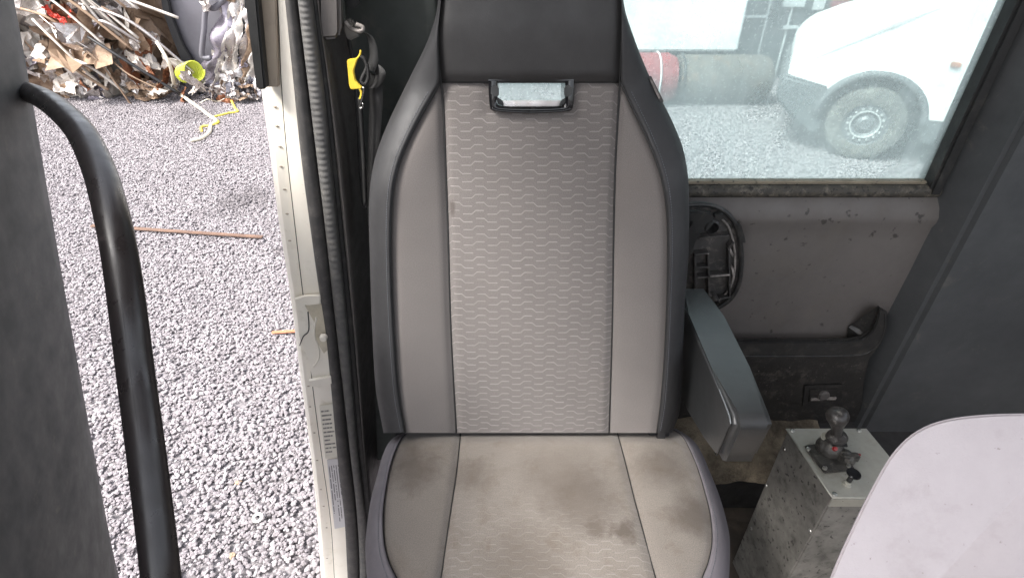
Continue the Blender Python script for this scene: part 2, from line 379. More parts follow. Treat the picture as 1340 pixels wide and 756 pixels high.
def ground_mat():
    g = N('gravel_ground'); ob = g.tc.outputs['Object']
    def vor(sc):
        v = g.n('ShaderNodeTexVoronoi'); v.inputs['Scale'].default_value = sc; v.inputs['Randomness'].default_value = 1; g.l(ob, v.inputs['Vector']); return v
    v1 = vor(42)
    bw = g.n('ShaderNodeSeparateColor'); g.l(v1.outputs['Color'], bw.inputs[0])
    c = g.mix(g.ramp(bw.outputs[0], .05, .95), (.13, .12, .126), (.32, .30, .31))
    c = g.mix(g.ramp(v1.outputs['Distance'], .35, .75, 0, .4), c, (.10, .09, .098))
    c = g.mix(g.ramp(g.noise(.9, 5, .6), .45, .7, 0, .5), c, (.33, .30, .305))
    c = g.mix(g.ramp(g.noise(1.7, 6, .65, dist=.5), .58, .72, 0, .55), c, (.10, .088, .09))
    g.col(c); g.b.inputs['Roughness'].default_value = .9; g.b.inputs['Specular IOR Level'].default_value = .2
    p = g.bump(v1.outputs['Distance'], .9, -.012); return g.m
def glass_mat():
    g = N('dusty_window_glass'); t = g.t
    tr = g.n('ShaderNodeBsdfTransparent'); tr.inputs[0].default_value = (.84, .93, .92, 1)
    gl = g.n('ShaderNodeBsdfGlossy'); gl.inputs['Roughness'].default_value = .03
    fr = g.n('ShaderNodeFresnel'); fr.inputs[0].default_value = 1.45
    m1 = g.n('ShaderNodeMixShader'); g.l(fr.outputs[0], m1.inputs[0]); g.l(tr.outputs[0], m1.inputs[1]); g.l(gl.outputs[0], m1.inputs[2])
    tl = g.n('ShaderNodeBsdfTranslucent'); tl.inputs[0].default_value = (.87, .97, .955, 1)
    df = g.n('ShaderNodeBsdfDiffuse'); df.inputs[0].default_value = (.5, .55, .52, 1)
    dm = g.n('ShaderNodeMixShader'); dm.inputs[0].default_value = .3; g.l(tl.outputs[0], dm.inputs[1]); g.l(df.outputs[0], dm.inputs[2])
    a = g.ramp(g.noise(7, 6, .6, dist=.3), .35, .75, .23, .37)
    b = g.ramp(g.noise(160, 3, .6), .58, .70, 0, .16)
    st = g.ramp(g.noise(18, 8, .7, g.scaled(1.5, 1, .12)), .5, .75, 0, .10)
    f = g.math('ADD', g.math('ADD', a, b), st, clamp=True)
    m2 = g.n('ShaderNodeMixShader'); g.l(f, m2.inputs[0]); g.l(m1.outputs[0], m2.inputs[1]); g.l(dm.outputs[0], m2.inputs[2])
    g.l(m2.outputs[0], g.out.inputs[0]); t.nodes.remove(g.b); return g.m
def print_mat(name, rows, bg):
    """small illegible print: rows of dark dashes across a pale sticker (uv 0..1)"""
    g = N(name); sep = g.n('ShaderNodeSeparateXYZ'); g.l(g.tc.outputs['UV'], sep.inputs[0]); u, v = sep.outputs[0], sep.outputs[1]
    r = g.math('MULTIPLY', v, rows); fr = g.math('FRACT', r); row = g.math('FLOOR', r)
    on = g.math('MULTIPLY', g.math('GREATER_THAN', fr, .42), g.math('LESS_THAN', fr, .8))
    cb = g.n('ShaderNodeCombineXYZ'); g.l(g.math('MULTIPLY', u, 26.), cb.inputs[0]); g.l(g.math('MULTIPLY', row, 7.3), cb.inputs[1])
    wn = g.noise(1.0, 2, .5, cb.outputs[0])
    word = g.math('GREATER_THAN', wn, .42)
    wd = g.n('ShaderNodeTexWhiteNoise', noise_dimensions='1D'); g.l(row, wd.inputs['W'])
    ln = g.math('LESS_THAN', u, g.math('ADD', g.math('MULTIPLY', wd.outputs['Value'], .45), .5))
    mg = g.math('MULTIPLY', g.math('GREATER_THAN', u, .08), g.math('MULTIPLY', g.math('GREATER_THAN', v, .06), g.math('LESS_THAN', v, .94)))
    k = g.math('MULTIPLY', g.math('MULTIPLY', on, word), g.math('MULTIPLY', ln, mg))
    g.col(g.mix(g.math('MULTIPLY', k, .85), bg, (.06, .06, .065))); g.b.inputs['Roughness'].default_value = .45; return g.m
M['stone'] = stone_mat(); M['ground'] = ground_mat(); M['glass'] = glass_mat()
M['print1'] = print_mat('sticker_print_small', 13, (.70, .67, .58)); M['print2'] = print_mat('sticker_print_columns', 5, (.62, .61, .62))

# ================================================================== GROUND
g = bmesh.new(); bmesh.ops.create_grid(g, x_segments=60, y_segments=60, size=60)
for v in g.verts:
    if abs(v.co.x) < 20: v.co.z += .02 * noise.noise(v.co * .35)
gr = from_bm('gravel_ground', g, M['ground'], None, True); gr.location = (0, 0, -.012); tag(gr, kind='structure')

# loose stones laid over it where the ground is near: a points mesh with instances
protos = bpy.data.collections.new('stone_shapes')
for i in range(7):
    b = bmesh.new(); bmesh.ops.create_icosphere(b, subdivisions=1, radius=1)
    rr = random.Random(i)
    for v in b.verts:
        v.co *= .72 + .5 * rr.random()
        v.co.x *= 1.15; v.co.z *= .62
    me = bpy.data.meshes.new('stone_shape'); b.to_mesh(me); b.free(); me.materials.append(M['stone'])
    protos.objects.link(bpy.data.objects.new('stone_shape', me))
def scatter(name, x0, x1, y0, y1, dens, size, seed):
    rs = np.random.RandomState(seed); n = int((x1-x0)*(y1-y0)*dens)
    p = np.empty((n, 3)); p[:, 0] = rs.uniform(x0, x1, n); p[:, 1] = rs.uniform(y0, y1, n); p[:, 2] = rs.uniform(-.004, .008, n)
    me = bpy.data.meshes.new(name); me.vertices.add(n); me.vertices.foreach_set('co', p.ravel()); me.update()
    o = bpy.data.objects.new(name, me); C.objects.link(o)
    ng = bpy.data.node_groups.new(name, 'GeometryNodeTree')
    ng.interface.new_socket('Geometry', in_out='INPUT', socket_type='NodeSocketGeometry'); ng.interface.new_socket('Geometry', in_out='OUTPUT', socket_type='NodeSocketGeometry')
    gi = ng.nodes.new('NodeGroupInput'); go = ng.nodes.new('NodeGroupOutput'); ip = ng.nodes.new('GeometryNodeInstanceOnPoints')
    ci = ng.nodes.new('GeometryNodeCollectionInfo'); ci.inputs['Collection'].default_value = protos; ci.inputs['Separate Children'].default_value = True; ci.inputs['Reset Children'].default_value = True
    rot = ng.nodes.new('FunctionNodeRandomValue'); rot.data_type = 'FLOAT_VECTOR'; rot.inputs[0].default_value = (-.5, -.5, 0); rot.inputs[1].default_value = (.5, .5, 6.28)
    sc = ng.nodes.new('FunctionNodeRandomValue'); sc.data_type = 'FLOAT'; sc.inputs[2].default_value = size*.55; sc.inputs[3].default_value = size*1.35
    L = ng.links.new
    L(gi.outputs[0], ip.inputs['Points']); L(ci.outputs[0], ip.inputs['Instance']); ip.inputs['Pick Instance'].default_value = True
    L(rot.outputs[0], ip.inputs['Rotation']); L(sc.outputs[1], ip.inputs['Scale']); L(ip.outputs[0], go.inputs[0])
    mo = o.modifiers.new('stones', 'NODES'); mo.node_group = ng
    tag(o, 'grey and white crushed stone gravel covering the yard', 'gravel', kind='stuff'); return o
scatter('gravel', -7.5, .3, .3, 9.0, 5400, .0086, 3)
scatter('gravel', .3, 6.5, 3.2, 9.0, 3000, .0115, 5)

# ================================================================== THE CAB (one thing)
cab = thing('truck_cab', 'truck cab interior with cream door jamb, grey rear wall and dusty window', 'truck cab', (.5, .5, .0))
WY = 1.20
SILL = atY(1000, 235, WY).z            # bottom of the glass
XL, XR = -.14, .955                    # glass left and right
# rear wall below the sill: lining with a soft roll at its top
prof = []
zt = SILL - .028
for (dy, z) in ((.03, zt + .004), (.0, zt + .002), (-.014, zt - .010), (-.028, zt - .030), (-.036, zt - .052), (-.036, zt - .066), (-.031, zt - .080), (-.030, zt - .12), (-.03, zt - .2), (-.028, 1.3), (-.03, 1.1), (-.03, .86)):
    prof.append((WY + dy, z))
xs = [XL - .02 + (1.6 - XL + .02) * i / 40 for i in range(41)]
rows = [[Vector((x, y + .002 * noise.noise(Vector((x*3, z*3, 0))), z)) for x in xs] for y, z in prof]
grid('rear_wall', rows, M['wall'], cab, flip=True)
box('wall_backing', (-.42, WY + .035, .6), (1.6, WY + .075, SILL - .03), M['dark'], cab)
# left of the window: green grey corner lining, leaning gently back
lw = [(-.52, 1.16), (-.38, 1.175), (-.30, 1.20), (XL - .03, 1.195), (XL - .012, 1.185), (XL, 1.20), (XL, 1.235)]
rows = []
for k in range(14):
    z = .7 + (2.75 - .7) * k / 13
    lean = lambda x: x if x > -.36 else (x + .52) - .40 - .124 * (2.05 - z) if x < -.5 else min(x, -.37)
    rows.append([Vector((lean(x), y + .003 * noise.noise(Vector((x*4, z*2, 3))), z)) for x, y in lw])
grid('corner_lining', rows, M['wall_green'], cab, flip=False)
# window : frame strips and the glass
win = box('window', (XL, WY - .002, SILL - .026), (XR, WY + .03, SILL - .012), M['sill_tan'], cab, .004)
# bottom rubber, a fat roll with mould
ws = [Vector((XL - .02 + (XR - XL + .05) * i / 40, WY - .012, SILL - .022 + .0008 * noise.noise(Vector((i*.7, 0, 0))))) for i in range(41)]
tube('window_rubber', ws, .0155, M['sill'], win, 12, 1)
box('window_flange', (XL, WY - .012, SILL - .007), (XR, WY + .012, SILL), M['sill_tan'], win, .003)
box('window_jamb', (XR, WY - .03, SILL - .03), (XR + .03, WY + .03, 2.75), M['rubber_dk'], win, .006)
box('window_jamb', (XL - .004, WY - .012, SILL), (XL + .014, WY + .02, 2.75), M['rubber_dk'], win, .004)
gp = box('window_glass', (XL + .004, WY + .004, SILL - .004), (XR + .004, WY + .008, 2.74), M['glass'], win)
# corner column to the right
prism('corner_trim', [(.985, WY - .001, 2.75), (.985, WY - .001, .70), (1.02, WY - .10, .70), (1.02, WY - .10, 2.75)][::-1], (.6, 0, 0), M['column'], cab, .012)
# floors
prism('rear_shelf', [(-.34, .98, .90), (-.34, 1.16, .93), (-.34, 1.16, .70), (-.34, .99, .70)], (1.9, 0, 0), M['dark'], cab, .01)
box('cab_floor', (-.395, -1.1, .62), (1.6, 1.25, .70), M['floor'], cab)
box('side_wall', (1.6, -1.1, .62), (1.65, 1.3, 1.75), M['wall'], cab)
box('roof', (-.5, -.45, 2.78), (1.65, 1.3, 2.84), M['roofl'], cab)
box('window_header', (-.5, WY - .01, 2.62), (1.6, WY + .05, 2.78), M['wall_green'], cab, .01)
box('door_header', (-.52, -.45, 2.66), (-.46, 1.2, 2.78), M['paint'], cab, .01)
box('dashboard', (-.45, -1.15, .70), (1.6, -.75, 1.55), M['dash'], cab, .03)
# crumpled mat on the shelf
rows = []; 
for j in range(40):
    y = .955 + .25 * j / 39
    r_ = []
    for i in range(90):
        x = .18 + .72 * i / 89
        q = Vector((x * 9, y * 9, 1)); zz = .918 + .03 * (y - .96) / .25 + .022 * noise.noise(q) + .012 * noise.noise(q * 2.7)
        zz += .05 * sm(.32, .22, x) * sm(1.0, 1.12, y) + .02 * math.exp(-((x - .60) / .10)**2) * sm(.98, 1.08, y)
        if j < 4: zz -= (4 - j) * .010
        r_.append(Vector((x, y, zz)))
    rows.append(r_)
fm = grid('floor_mat', rows, M['carpet']); base(fm); tag(fm, 'crumpled dirty beige mat on the ledge behind the seat and the armrest', 'mat')
rows = []
for j in range(26):
    r_ = []
    for i in range(40):
        x = .10 + .62 * i / 39; y = .35 + .60 * j / 25; q = Vector((x * 8, y * 8, 5))
        r_.append(Vector((x, y, .712 + .012 * noise.noise(q) + .008 * noise.noise(q * 3))))
    rows.append(r_)
o = grid('rubber_mat', rows, M['floor']); base(o); tag(o, 'creased dark brown mat on the floor between the seat and the steel box', 'mat')

# ---- door pillar (jamb), swept strips: edges read down the picture
Ys = [-170, -60, 0, 60, 113, 200, 300, 385, 430, 500, 560, 600, 650, 700, 756, 830, 900]
cA = cur([(322, -170), (341, 0), (349, 113), (360, 200), (372, 300), (385, 385), (391, 430), (399, 500), (412, 600), (420, 680), (425, 756), (434, 900)])
cB = cur([(352, -170), (363, 0), (368, 113), (375, 200), (386, 300), (396, 385), (402, 430), (408, 500), (421, 600), (432, 680), (437, 756), (446, 900)])
cC = cur([(358, -170), (375, 0), (385, 100), (395, 200), (408, 300), (420, 385), (427, 430), (434, 500), (443, 600), (452, 680), (456, 756), (466, 900)])
cD = cur([(370, -170), (388, 0), (400, 100), (412, 200), (424, 300), (437, 420), (446, 500), (456, 590), (464, 660), (468, 720), (469, 756), (474, 900)])
cE = cur([(388, -170), (407, 0), (420, 100), (431, 200), (441, 300), (453, 420), (460, 500), (468, 590), (476, 660), (480, 720), (481, 756), (486, 900)])
cG = cur([(438, -170), (432, 20), (440, 70), (449, 120), (461, 200), (470, 300), (477, 400), (482, 500), (486, 600), (490, 700), (492, 900)])
PY = 1.045
def strip(name, ca, cb, ha, hb, bul, m, y0=-170, y1=900, n=60, k=7, inset=.0):
    """sheet between two edge curves at depths PY+ha and PY+hb, bulging towards the camera"""
    rows = []
    for i in range(n + 1):
        y = y0 + (y1 - y0) * i / n; r_ = []
        pa = atY(ca(y), y, PY + ha); pb = atY(cb(y), y, PY + hb)
        for j in range(k + 1):
            s = j / k; p = pa.lerp(pb, s); p.y -= bul * math.sin(math.pi * s); r_.append(p)
        rows.append(r_)
    return rows
def band(name, *a, parent=cab, **kw):
    m = a[5]; return grid(name, strip(name, *a, **kw), m, parent)
jamb = band('door_jamb', cA, cB, 0, 0, .001, M['paint'])
band('jamb_face', cB, cC, -.006, -.012, .002, M['paint'], parent=jamb)
band('jamb_step', cB, cB, .0, -.006, 0, M['paint'], parent=jamb)
# outer return of the jamb skin, going back and outwards
rows = []
for i in range(61):
    y = -170 + 1070 * i / 60; p = atY(cA(y), y, PY); rows.append([p, p + Vector((-.012, .012, 0)), p + Vector((-.03, .05, 0)), p + Vector((-.03, .16, 0))])
grid('cab_side_skin', rows, M['paint'], jamb, flip=True)
rows = []
for i in range(61):
    y = -170 + 1070 * i / 60; p = atY(cB(y) + .6, y, PY - .006); rows.append(p)
tube('jamb_joint', rows, .0011, M['rubber_dk'], jamb, 6, 1)
# spot-weld dimples / drip marks down the flange
dm = bmesh.new()
for y in (140, 165, 192, 218, 248, 280, 315, 505, 532, 566, 602, 640, 662, 690, 730):
    p = atY((cA(y) + cB(y)) / 2 + random.uniform(-2, 1), y, PY - .0022)
    bmesh.ops.create_uvsphere(dm, u_segments=8, v_segments=5, radius=1, matrix=Matrix.Translation(p) @ Matrix.Diagonal((.0038, .0011, .0018, 1)))
wd = from_bm('weld_marks', dm, M['paint_shade'], jamb, True); wd['kind'] = 'stuff'
# beige window channel and dark channel rubber at the top of the jamb
ch = prism('window_channel', [atY(336, -60, PY - .004), atY(341, 0, PY - .004), atY(350, 112, PY - .004), atY(366.5, 112, PY - .004), atY(363.5, 0, PY - .004), atY(360, -60, PY - .004)], (0, -.010, 0), M['paint_shade'], cab, .0015)
p0 = [(322, -60), (327, 0), (341, 113), (353, 113), (343, 0), (338, -60)]
prism('channel_rubber', [atY(x, y, PY - .016) for x, y in p0], (0, -.022, 0), M['rubber_dk'], ch, .003)
# seal: smooth lip, dark slot, ribbed tube, then trim cover
def seal(ca, cb, y_off, bul, m, name, parent=cab, ribs=0, n=120):
    rows = []
    N_ = 9
    ph0 = 0
    for i in range(n + 1):
        y = -170 + 1070 * i / n; a, b = ca(y), cb(y); r_ = []
        for j in range(N_):
            an = math.pi * j / (N_ - 1); x = (a + b) / 2 - math.cos(an) * (b - a) / 2
            p = atY(x, y, PY + y_off); p.y -= bul * math.sin(an) * (1 - ribs * (.5 if (i // 2) % 2 else 0)); r_.append(p)
        r_.insert(0, r_[0] + Vector((0, .02, 0))); r_.append(r_[-1] + Vector((0, .02, 0)))
        rows.append(r_)
    return grid(name, rows, m, parent)
off = lambda f, d: (lambda y: f(y) + d)
sl = seal(off(cC, -1), off(cD, 1), -.012, .016, M['rubber'], 'door_seal')
seal(off(cD, 1), off(cD, 3), -.008, .0, M['rubber_dk'], 'seal_slot', sl)
seal(off(cD, 2), off(cE, 0), -.018, .011, M['rubber_rib'], 'seal_rib', sl, ribs=.22, n=540)
seal(off(cE, 0), off(cE, 9), -.004, .004, M['rubber_dk'], 'seal_flange', sl)
rows = []
for i in range(61):
    y = -170 + 1070 * i / 60; r_ = []
    a, b = cE(y) + 8, cG(y)
    for j in range(9):
        s = j / 8; p = atY(a + (b - a) * s, y, PY + .0 + .07 * s * s); p.y -= .02 * math.sin(math.pi * s) ** .8; r_.append(p)
    r_.append(r_[-1] + Vector((.01, .1, 0))); rows.append(r_)
grid('pillar_trim', rows, M['trim'], cab)
# striker recess with its torn flap in the jamb
q = [(388, 391), (420, 389), (429, 430), (435, 496), (424, 501), (410, 498), (404, 470), (392, 440)]
rec = prism('striker_plate', [atY(x, y, PY - .014) for x, y in q], (0, -.004, 0), M['paint'], cab, .0015)
prism('plate_lip', [atY(x, y, PY - .019) for x, y in [(385, 390), (398, 385), (420, 384), (420, 396), (404, 398), (390, 396)]], (0, -.006, 0), M['paint'], rec, .002)
prism('plate_recess', [atY(x, y, PY - .0195) for x, y in [(399, 399), (421, 397), (426, 425), (431, 455), (424, 462), (414, 445), (411, 420)]], (0, -.0012, 0), M['recess'], rec)
prism('plate_lip', [atY(x, y, PY - .019) for x, y in [(405, 495), (434, 489), (436, 499), (420, 504), (406, 503)]], (0, -.008, 0), M['paint'], rec, .002)
tube('plate_edge', [atY(x, y, PY - .0198) for x, y in [(403, 408), (404, 432), (397, 440), (392, 452)]], .0013, M['rubber_dk'], rec, 6, 4)
tube('plate_edge', [atY(x, y, PY - .021) for x, y in [(414, 415), (411, 436), (416, 452), (417, 468), (410, 480)]], .0022, M['paint'], rec, 8, 5)
lathe('striker_pin', [(0, .012), (.007, .011), (.009, .006), (.009, 0)], atY(424, 440, PY - .03), M['paint'], rec, 16, Matrix.Rotation(R(90), 4, 'X') )
# stickers
def sticker(name, q, m, rot=False):
    P = [atY(x, y, PY - .0175) for x, y in q]; P = [p + Vector((0, -.0012, 0)) for p in P]
    uv = [(0, 1), (1, 1), (1, 0), (0, 0)]
    if rot: uv = [(0, 0), (0, 1), (1, 1), (1, 0)]
    P2 = P + [p + Vector((0, .0008, 0)) for p in P]
    f = [(0, 1, 2, 3), (7, 6, 5, 4), (0, 4, 5, 1), (1, 5, 6, 2), (2, 6, 7, 3), (3, 7, 4, 0)]
    return mesh(name, P2, f, m, cab, False, uv + uv)
sticker('sticker', [(418, 530), (436, 528), (443, 597), (426, 599)], M['print1'])
sticker('sticker', [(428, 601), (443, 599), (453, 688), (438, 691)], M['print2'], True)

# ---- the open door, hinged forward: its lining and grab handle at the left
door = cab
dp = [Vector((-.83, 1.12, 2.25)), Vector((-.86, 1.08, 2.02)), Vector((-.93, .95, 1.5)), Vector((-1.02, .80, .85)), Vector((-1.02, .74, .66))]
hp = [Vector((-.56, -.1, 2.25)), Vector((-.56, -.1, 2.02)), Vector((-.58, -.1, 1.5)), Vector((-.60, -.1, .85)), Vector((-.60, -.1, .66))]
od = thing('cab_door', 'open cab door with dark grey lining at the left edge', 'door', (-.8, .4, .66))
rows = []
for a, b in zip(smooth_pts(dp, 6), smooth_pts(hp, 6)):
    r_ = [a.lerp(b, s) for s in (0, .02, .05, .1, .3, .6, 1)]
    r_[0] = r_[0] + Vector((-.035, .012, 0)); r_[1] = r_[1] + Vector((-.01, .01, 0)); rows.append(r_)
dl = grid('door_lining', rows, M['column'], od)
sk = [[p + Vector((-.04, .01, 0)) for p in (r[0], r[-1])] for r in rows]
grid('door_skin', sk, M['paint'], od)
grid('door_edge', [[r[0], r[0] + Vector((-.04, .01, 0))] for r in rows], M['rubber_dk'], od)
# grab handle
gh = []
for (x, y, D) in ((28, 118, 1.02), (62, 132, .94), (102, 168, .84), (128, 218, .77), (146, 280, .72), (158, 340, .70), (168, 410, .69), (178, 490, .69), (190, 580, .68), (200, 660, .675), (211, 756, .67), (220, 860, .69), (205, 960, .78), (160, 1010, .95)):
    gh.append(CAM + ray(x, y) * D)
tube('grab_handle', gh, lambda t: .0195 + .002 * t, M['handle'], od, 24, 8, flat=.85)
tube('handle_groove', [p + (CAM - p).normalized() * .0178 + Vector((-.006, 0, 0)) for p in gh[3:11]], .0022, M['rubber_dk'], od, 8, 8)

# ================================================================== PLASTIC HOUSING, TRAY, LATCH
hs_ = thing('plastic_housing', 'broken hollow black plastic housing with ribs, on the rear wall beside the backrest', 'housing', atY(935, 405, 1.15))
out = [(880, 272), (905, 268), (925, 268), (942, 273), (955, 283), (964, 298), (969, 320), (970, 345), (967, 370), (958, 388), (945, 399), (932, 404), (905, 400), (880, 395)]
HY = 1.13
prism('back_plate', [atY(x, y, HY) for x, y in out], (0, .02, 0), M['khousing'], hs_, .003)
V1 = smooth_pts([atY(x, y, HY - .01) for x, y in out], 5)
tube('rim', V1, .0058, M['black_pl'], hs_, 8, 1)
inner = [(900, 285), (930, 280), (950, 292), (958, 310), (962, 335), (960, 362), (953, 380), (940, 392), (925, 397)]
tube('inner_rim', smooth_pts([atY(x, y, HY - .006) for x, y in inner], 5), .0028, M['wear'], hs_, 6, 1)
def rib(x0, y0, x1, y1, w=.004, h=.02, m='khousing'):
    a, b = atY(x0, y0, HY), atY(x1, y1, HY); d = (b - a).normalized(); s = Vector((d.z, 0, -d.x)) * w / 2
    prism('rib', [a - s, b - s, b + s, a + s], (0, -h, 0), M[m], hs_, .0008, 1)
for a in ((924, 327, 925, 382), (951, 318, 952, 384), (906, 345, 924, 344), (906, 358, 924, 357), (924, 355, 952, 353), (912, 306, 951, 303), (907, 330, 908, 392), (906, 328, 925, 326), (925, 380, 935, 386), (935, 386, 952, 383), (951, 318, 957, 312)):
    rib(*a)
rib(926, 355, 951, 353, .0035, .024, 'wear'); rib(951, 320, 956, 330, .006, .02, 'wear'); rib(955, 345, 957, 356, .005, .02, 'wear')
for (x, y, r) in ((926, 288, .017), (931, 385, .010)):
    c = atY(x, y, HY)
    lathe('boss', [(r, 0), (r, .034), (r*.8, .038), (r*.72, .034), (r*.68, .012), (0, .012)], c, M['black_pl'] if r > .012 else M['khousing'], hs_, 20, Matrix.Rotation(R(90), 4, 'X'))
prism('pivot_arm', [atY(x, y, HY - .02) for x, y in [(890, 275), (908, 273), (930, 276), (934, 286), (925, 299), (912, 302), (905, 310), (902, 330), (890, 335)]], (0, -.014, 0), M['black_pl'], hs_, .004)
prism('dark_bracket', [atY(x, y, HY - .036) for x, y in [(898, 300), (906, 288), (910, 300), (916, 304), (908, 318), (906, 331), (898, 332)]], (0, -.006, 0), M['rubber_dk'], hs_, .002)
prism('clip', [atY(x, y, HY - .005) for x, y in [(962, 290), (968, 292), (972, 305), (974, 315), (967, 314), (963, 302)]], (0, -.012, 0), M['black_pl'], hs_, .0015)
prism('clip', [atY(x, y, HY - .012) for x, y in [(932, 277), (944, 276), (945, 281), (938, 287), (933, 284)]], (0, -.016, 0), M['black_pl'], hs_, .0015)

tray = thing('storage_tray', 'long black door-pocket style tray with an upswept right end, on the lower rear wall', 'storage tray', atY(1060, 545, 1.12))
TY = 1.125
front = [(880, 446), (960, 446), (1040, 446), (1110, 445), (1128, 442), (1140, 434), (1146, 420), (1150, 402), (1160, 408), (1160, 436), (1150, 455), (1138, 470), (1131, 500), (1126, 552), (1040, 556), (880, 556)]
prism('tray_front', [atY(x, y, TY) for x, y in front], (0, .012, 0), M['pocket'], tray, .003)
# rolled rim strip, a lighter smooth lip
prism('tray_rim', [atY(x, y, TY - .001) for x, y in [(880, 446), (960, 446), (1040, 446), (1108, 446), (1128, 442), (1140, 433), (1146, 420), (1150, 402), (1160, 406), (1159, 428), (1152, 447), (1137, 460), (1110, 466), (960, 467), (880, 467)]], (0, -.006, 0), M['black_pl'], tray, .0022)
tube('rim_bead', smooth_pts([atY(x, y, TY - .007) for x, y in [(880, 466), (1040, 466), (1110, 465), (1134, 462), (1150, 448), (1157, 430), (1158, 410)]], 6), .0018, M['black_pl'], tray, 6, 1)
prism('tray_end', [atY(1150, 400, TY + .004), atY(1150, 402, WY - .036), atY(1110, 428, WY - .036), atY(1107, 448, WY - .036), atY(1136, 446, TY + .004)], (.002, .004, -.002), M['pocket'], tray)
box('tray_floor', (atY(880, 500, TY).x, TY + .012, atY(900, 556, TY).z), (atY(1126, 552, TY).x, WY - .002, atY(900, 556, TY).z + .006), M['pocket'], tray)
lt = prism('latch_plate', [atY(x, y, TY - .001) for x, y in [(1052, 503), (1102, 501), (1099, 529), (1049, 531)]], (0, -.003, 0), M['black_pl'], tray, .002)
prism('latch_frame', [atY(x, y, TY - .003) for x, y in [(1059, 508), (1096, 507), (1094, 525), (1057, 526)]], (0, -.003, 0), M['pocket'], lt, .0015)
lathe('latch_knob', [(.016, 0), (.016, .006), (.012, .010), (0, .011)], atY(1077, 516, TY - .006), M['trim'], lt, 20, Matrix.Rotation(R(90), 4, 'X'))
box('latch_bar', tuple(atY(1061, 524, TY - .01)), tuple(atY(1073, 520, TY - .006)), M['wear'], lt); box('latch_bar', tuple(atY(1082, 523, TY - .01)), tuple(atY(1094, 519, TY - .006)), M['wear'], lt)

# ================================================================== THE SEAT
seat = thing('driver_seat', 'grey cloth truck seat with black vinyl bolsters and armrest, facing the camera', 'seat', (.035, .65, .70))
RA = R(14.5); BV = Vector((0, math.sin(RA), math.cos(RA))); BN = Vector((0, -math.cos(RA), math.sin(RA))); BP = Vector((0, .78, 1.30))
def bk(x, y, h):
    return pl(x, y, BP + BN * h, BN)
def buv(p):
    d = p - BP; return (d.x, d.dot(BV))
sL = cur([(590, -160), (581, -60), (577, 0), (573, 50), (577, 107), (580, 140), (583, 220), (586, 300), (590, 430), (597, 566)])
sR = cur([(800, -160), (809, -60), (813, 0), (813, 50), (811, 107), (808, 160), (805, 220), (803, 300), (801, 430), (797, 566)])
oL = cur([(590, -160), (581, -60), (577, 0), (573, 50), (576, 101), (576, 107), (572.5, 114), (561, 133), (546, 160), (533, 186), (522, 213), (514.5, 245), (511, 300), (512, 370), (516, 450), (522, 520), (530, 566)])
oR = cur([(800, -160), (809, -60), (813, 0), (813, 50), (812, 101), (812, 107), (815, 114), (824, 133), (837, 160), (849, 186), (860, 213), (869, 245), (874, 290), (874, 370), (871, 450), (866, 520), (860, 566)])
eL = cur([(586, -120), (574, 0), (561, 50), (532, 110), (506, 165), (490, 210), (483, 260), (484, 340), (487, 430), (492, 510), (502, 566)])
eR = cur([(803, -120), (815, 0), (828, 45), (850, 100), (878, 155), (894, 195), (901, 240), (901, 330), (896, 400), (893, 480), (889, 540), (879, 566)])
def lum(y): return .012 * math.exp(-((y - 430) / 130.) ** 2)
def ramp_b(y): return .036 * sm(90, 260, y)
def head(y): return .022 * sm(150, 20, y)
def edge(d, r=.009, a=.007): return -a * math.exp(-(d / r) ** 2 * 1.2)
YT, YB = -120, 566
def hc(y, s, wd):                     # centre panel height
    d = min(s, 1 - s) * wd
    return lum(y) + .004 * math.sin(math.pi * s) + edge(d)
def patch(name, ca, cb, y0, y1, hf, m, n=60, k=24, parent=None, top_edge=False, bot_edge=False, tw=.9):
    rows, uvs = [], []
    for i in range(n + 1):
        y = y0 + (y1 - y0) * i / n; a, b = ca(y), cb(y); wd = abs(b - a) * 1.05 / F; r_, u_ = [], []
        for j in range(k + 1):
            s = .5 - .5 * math.cos(math.pi * j / k); s = .6 * s + .4 * j / k
            h = hf(y, s, wd)
            dd = []
            if top_edge: dd.append((y - y0) * 1.1 / F)
            if bot_edge: dd.append((y1 - y) * 1.1 / F)
            for d in dd: h += edge(d)
            p = bk(a + (b - a) * s, y, h); r_.append(p); u_.append(buv(p))
        rows.append(r_); uvs.append(u_)
    return grid(name, rows, m, parent, uvs)
back = box('backrest', (0, 0, 0), (.01, .01, .01), M['shell'], seat)      # replaced below by the lofted shell
# shell: closed loft behind the cushions, with the slot through it
HX0, HX1, HY0, HY1 = 644, 747, 104, 143
def shell_rows(y0, y1, xa, xb, n):
    """front and back sheets between two pixel-column functions"""
    fr, bk_ = [], []
    for i in range(n + 1):
        y = y0 + (y1 - y0) * i / n
        fr.append([bk(xa(y) + (xb(y) - xa(y)) * j / 6, y, -.022) for j in range(7)])
        bk_.append([bk(xa(y) + (xb(y) - xa(y)) * j / 6, y, -.022) - BN * .07 for j in range(7)])
    return fr, bk_
V, Fc = [], []
def add_slab(y0, y1, xa, xb, n):
    fr, bb = shell_rows(y0, y1, xa, xb, n); o = len(V); nc = 7; nr = n + 1
    for r in fr: V.extend(r)
    for r in bb: V.extend(r)
    f = grid_faces(nr, nc); Fc.extend([tuple(o + q for q in t) for t in f]); o2 = o + nr*nc
    Fc.extend([tuple(o2 + q for q in t[::-1]) for t in f])
    for i in range(nr - 1):
        Fc.append((o+i*nc, o+(i+1)*nc, o2+(i+1)*nc, o2+i*nc)); Fc.append((o+i*nc+nc-1, o2+i*nc+nc-1, o2+(i+1)*nc+nc-1, o+(i+1)*nc+nc-1))
    for j in range(nc - 1):
        Fc.append((o+j, o2+j, o2+j+1, o+j+1)); e = (nr-1)*nc; Fc.append((o+e+j, o+e+j+1, o2+e+j+1, o2+e+j))
inL, inR = off(eL, 8), off(eR, -8)
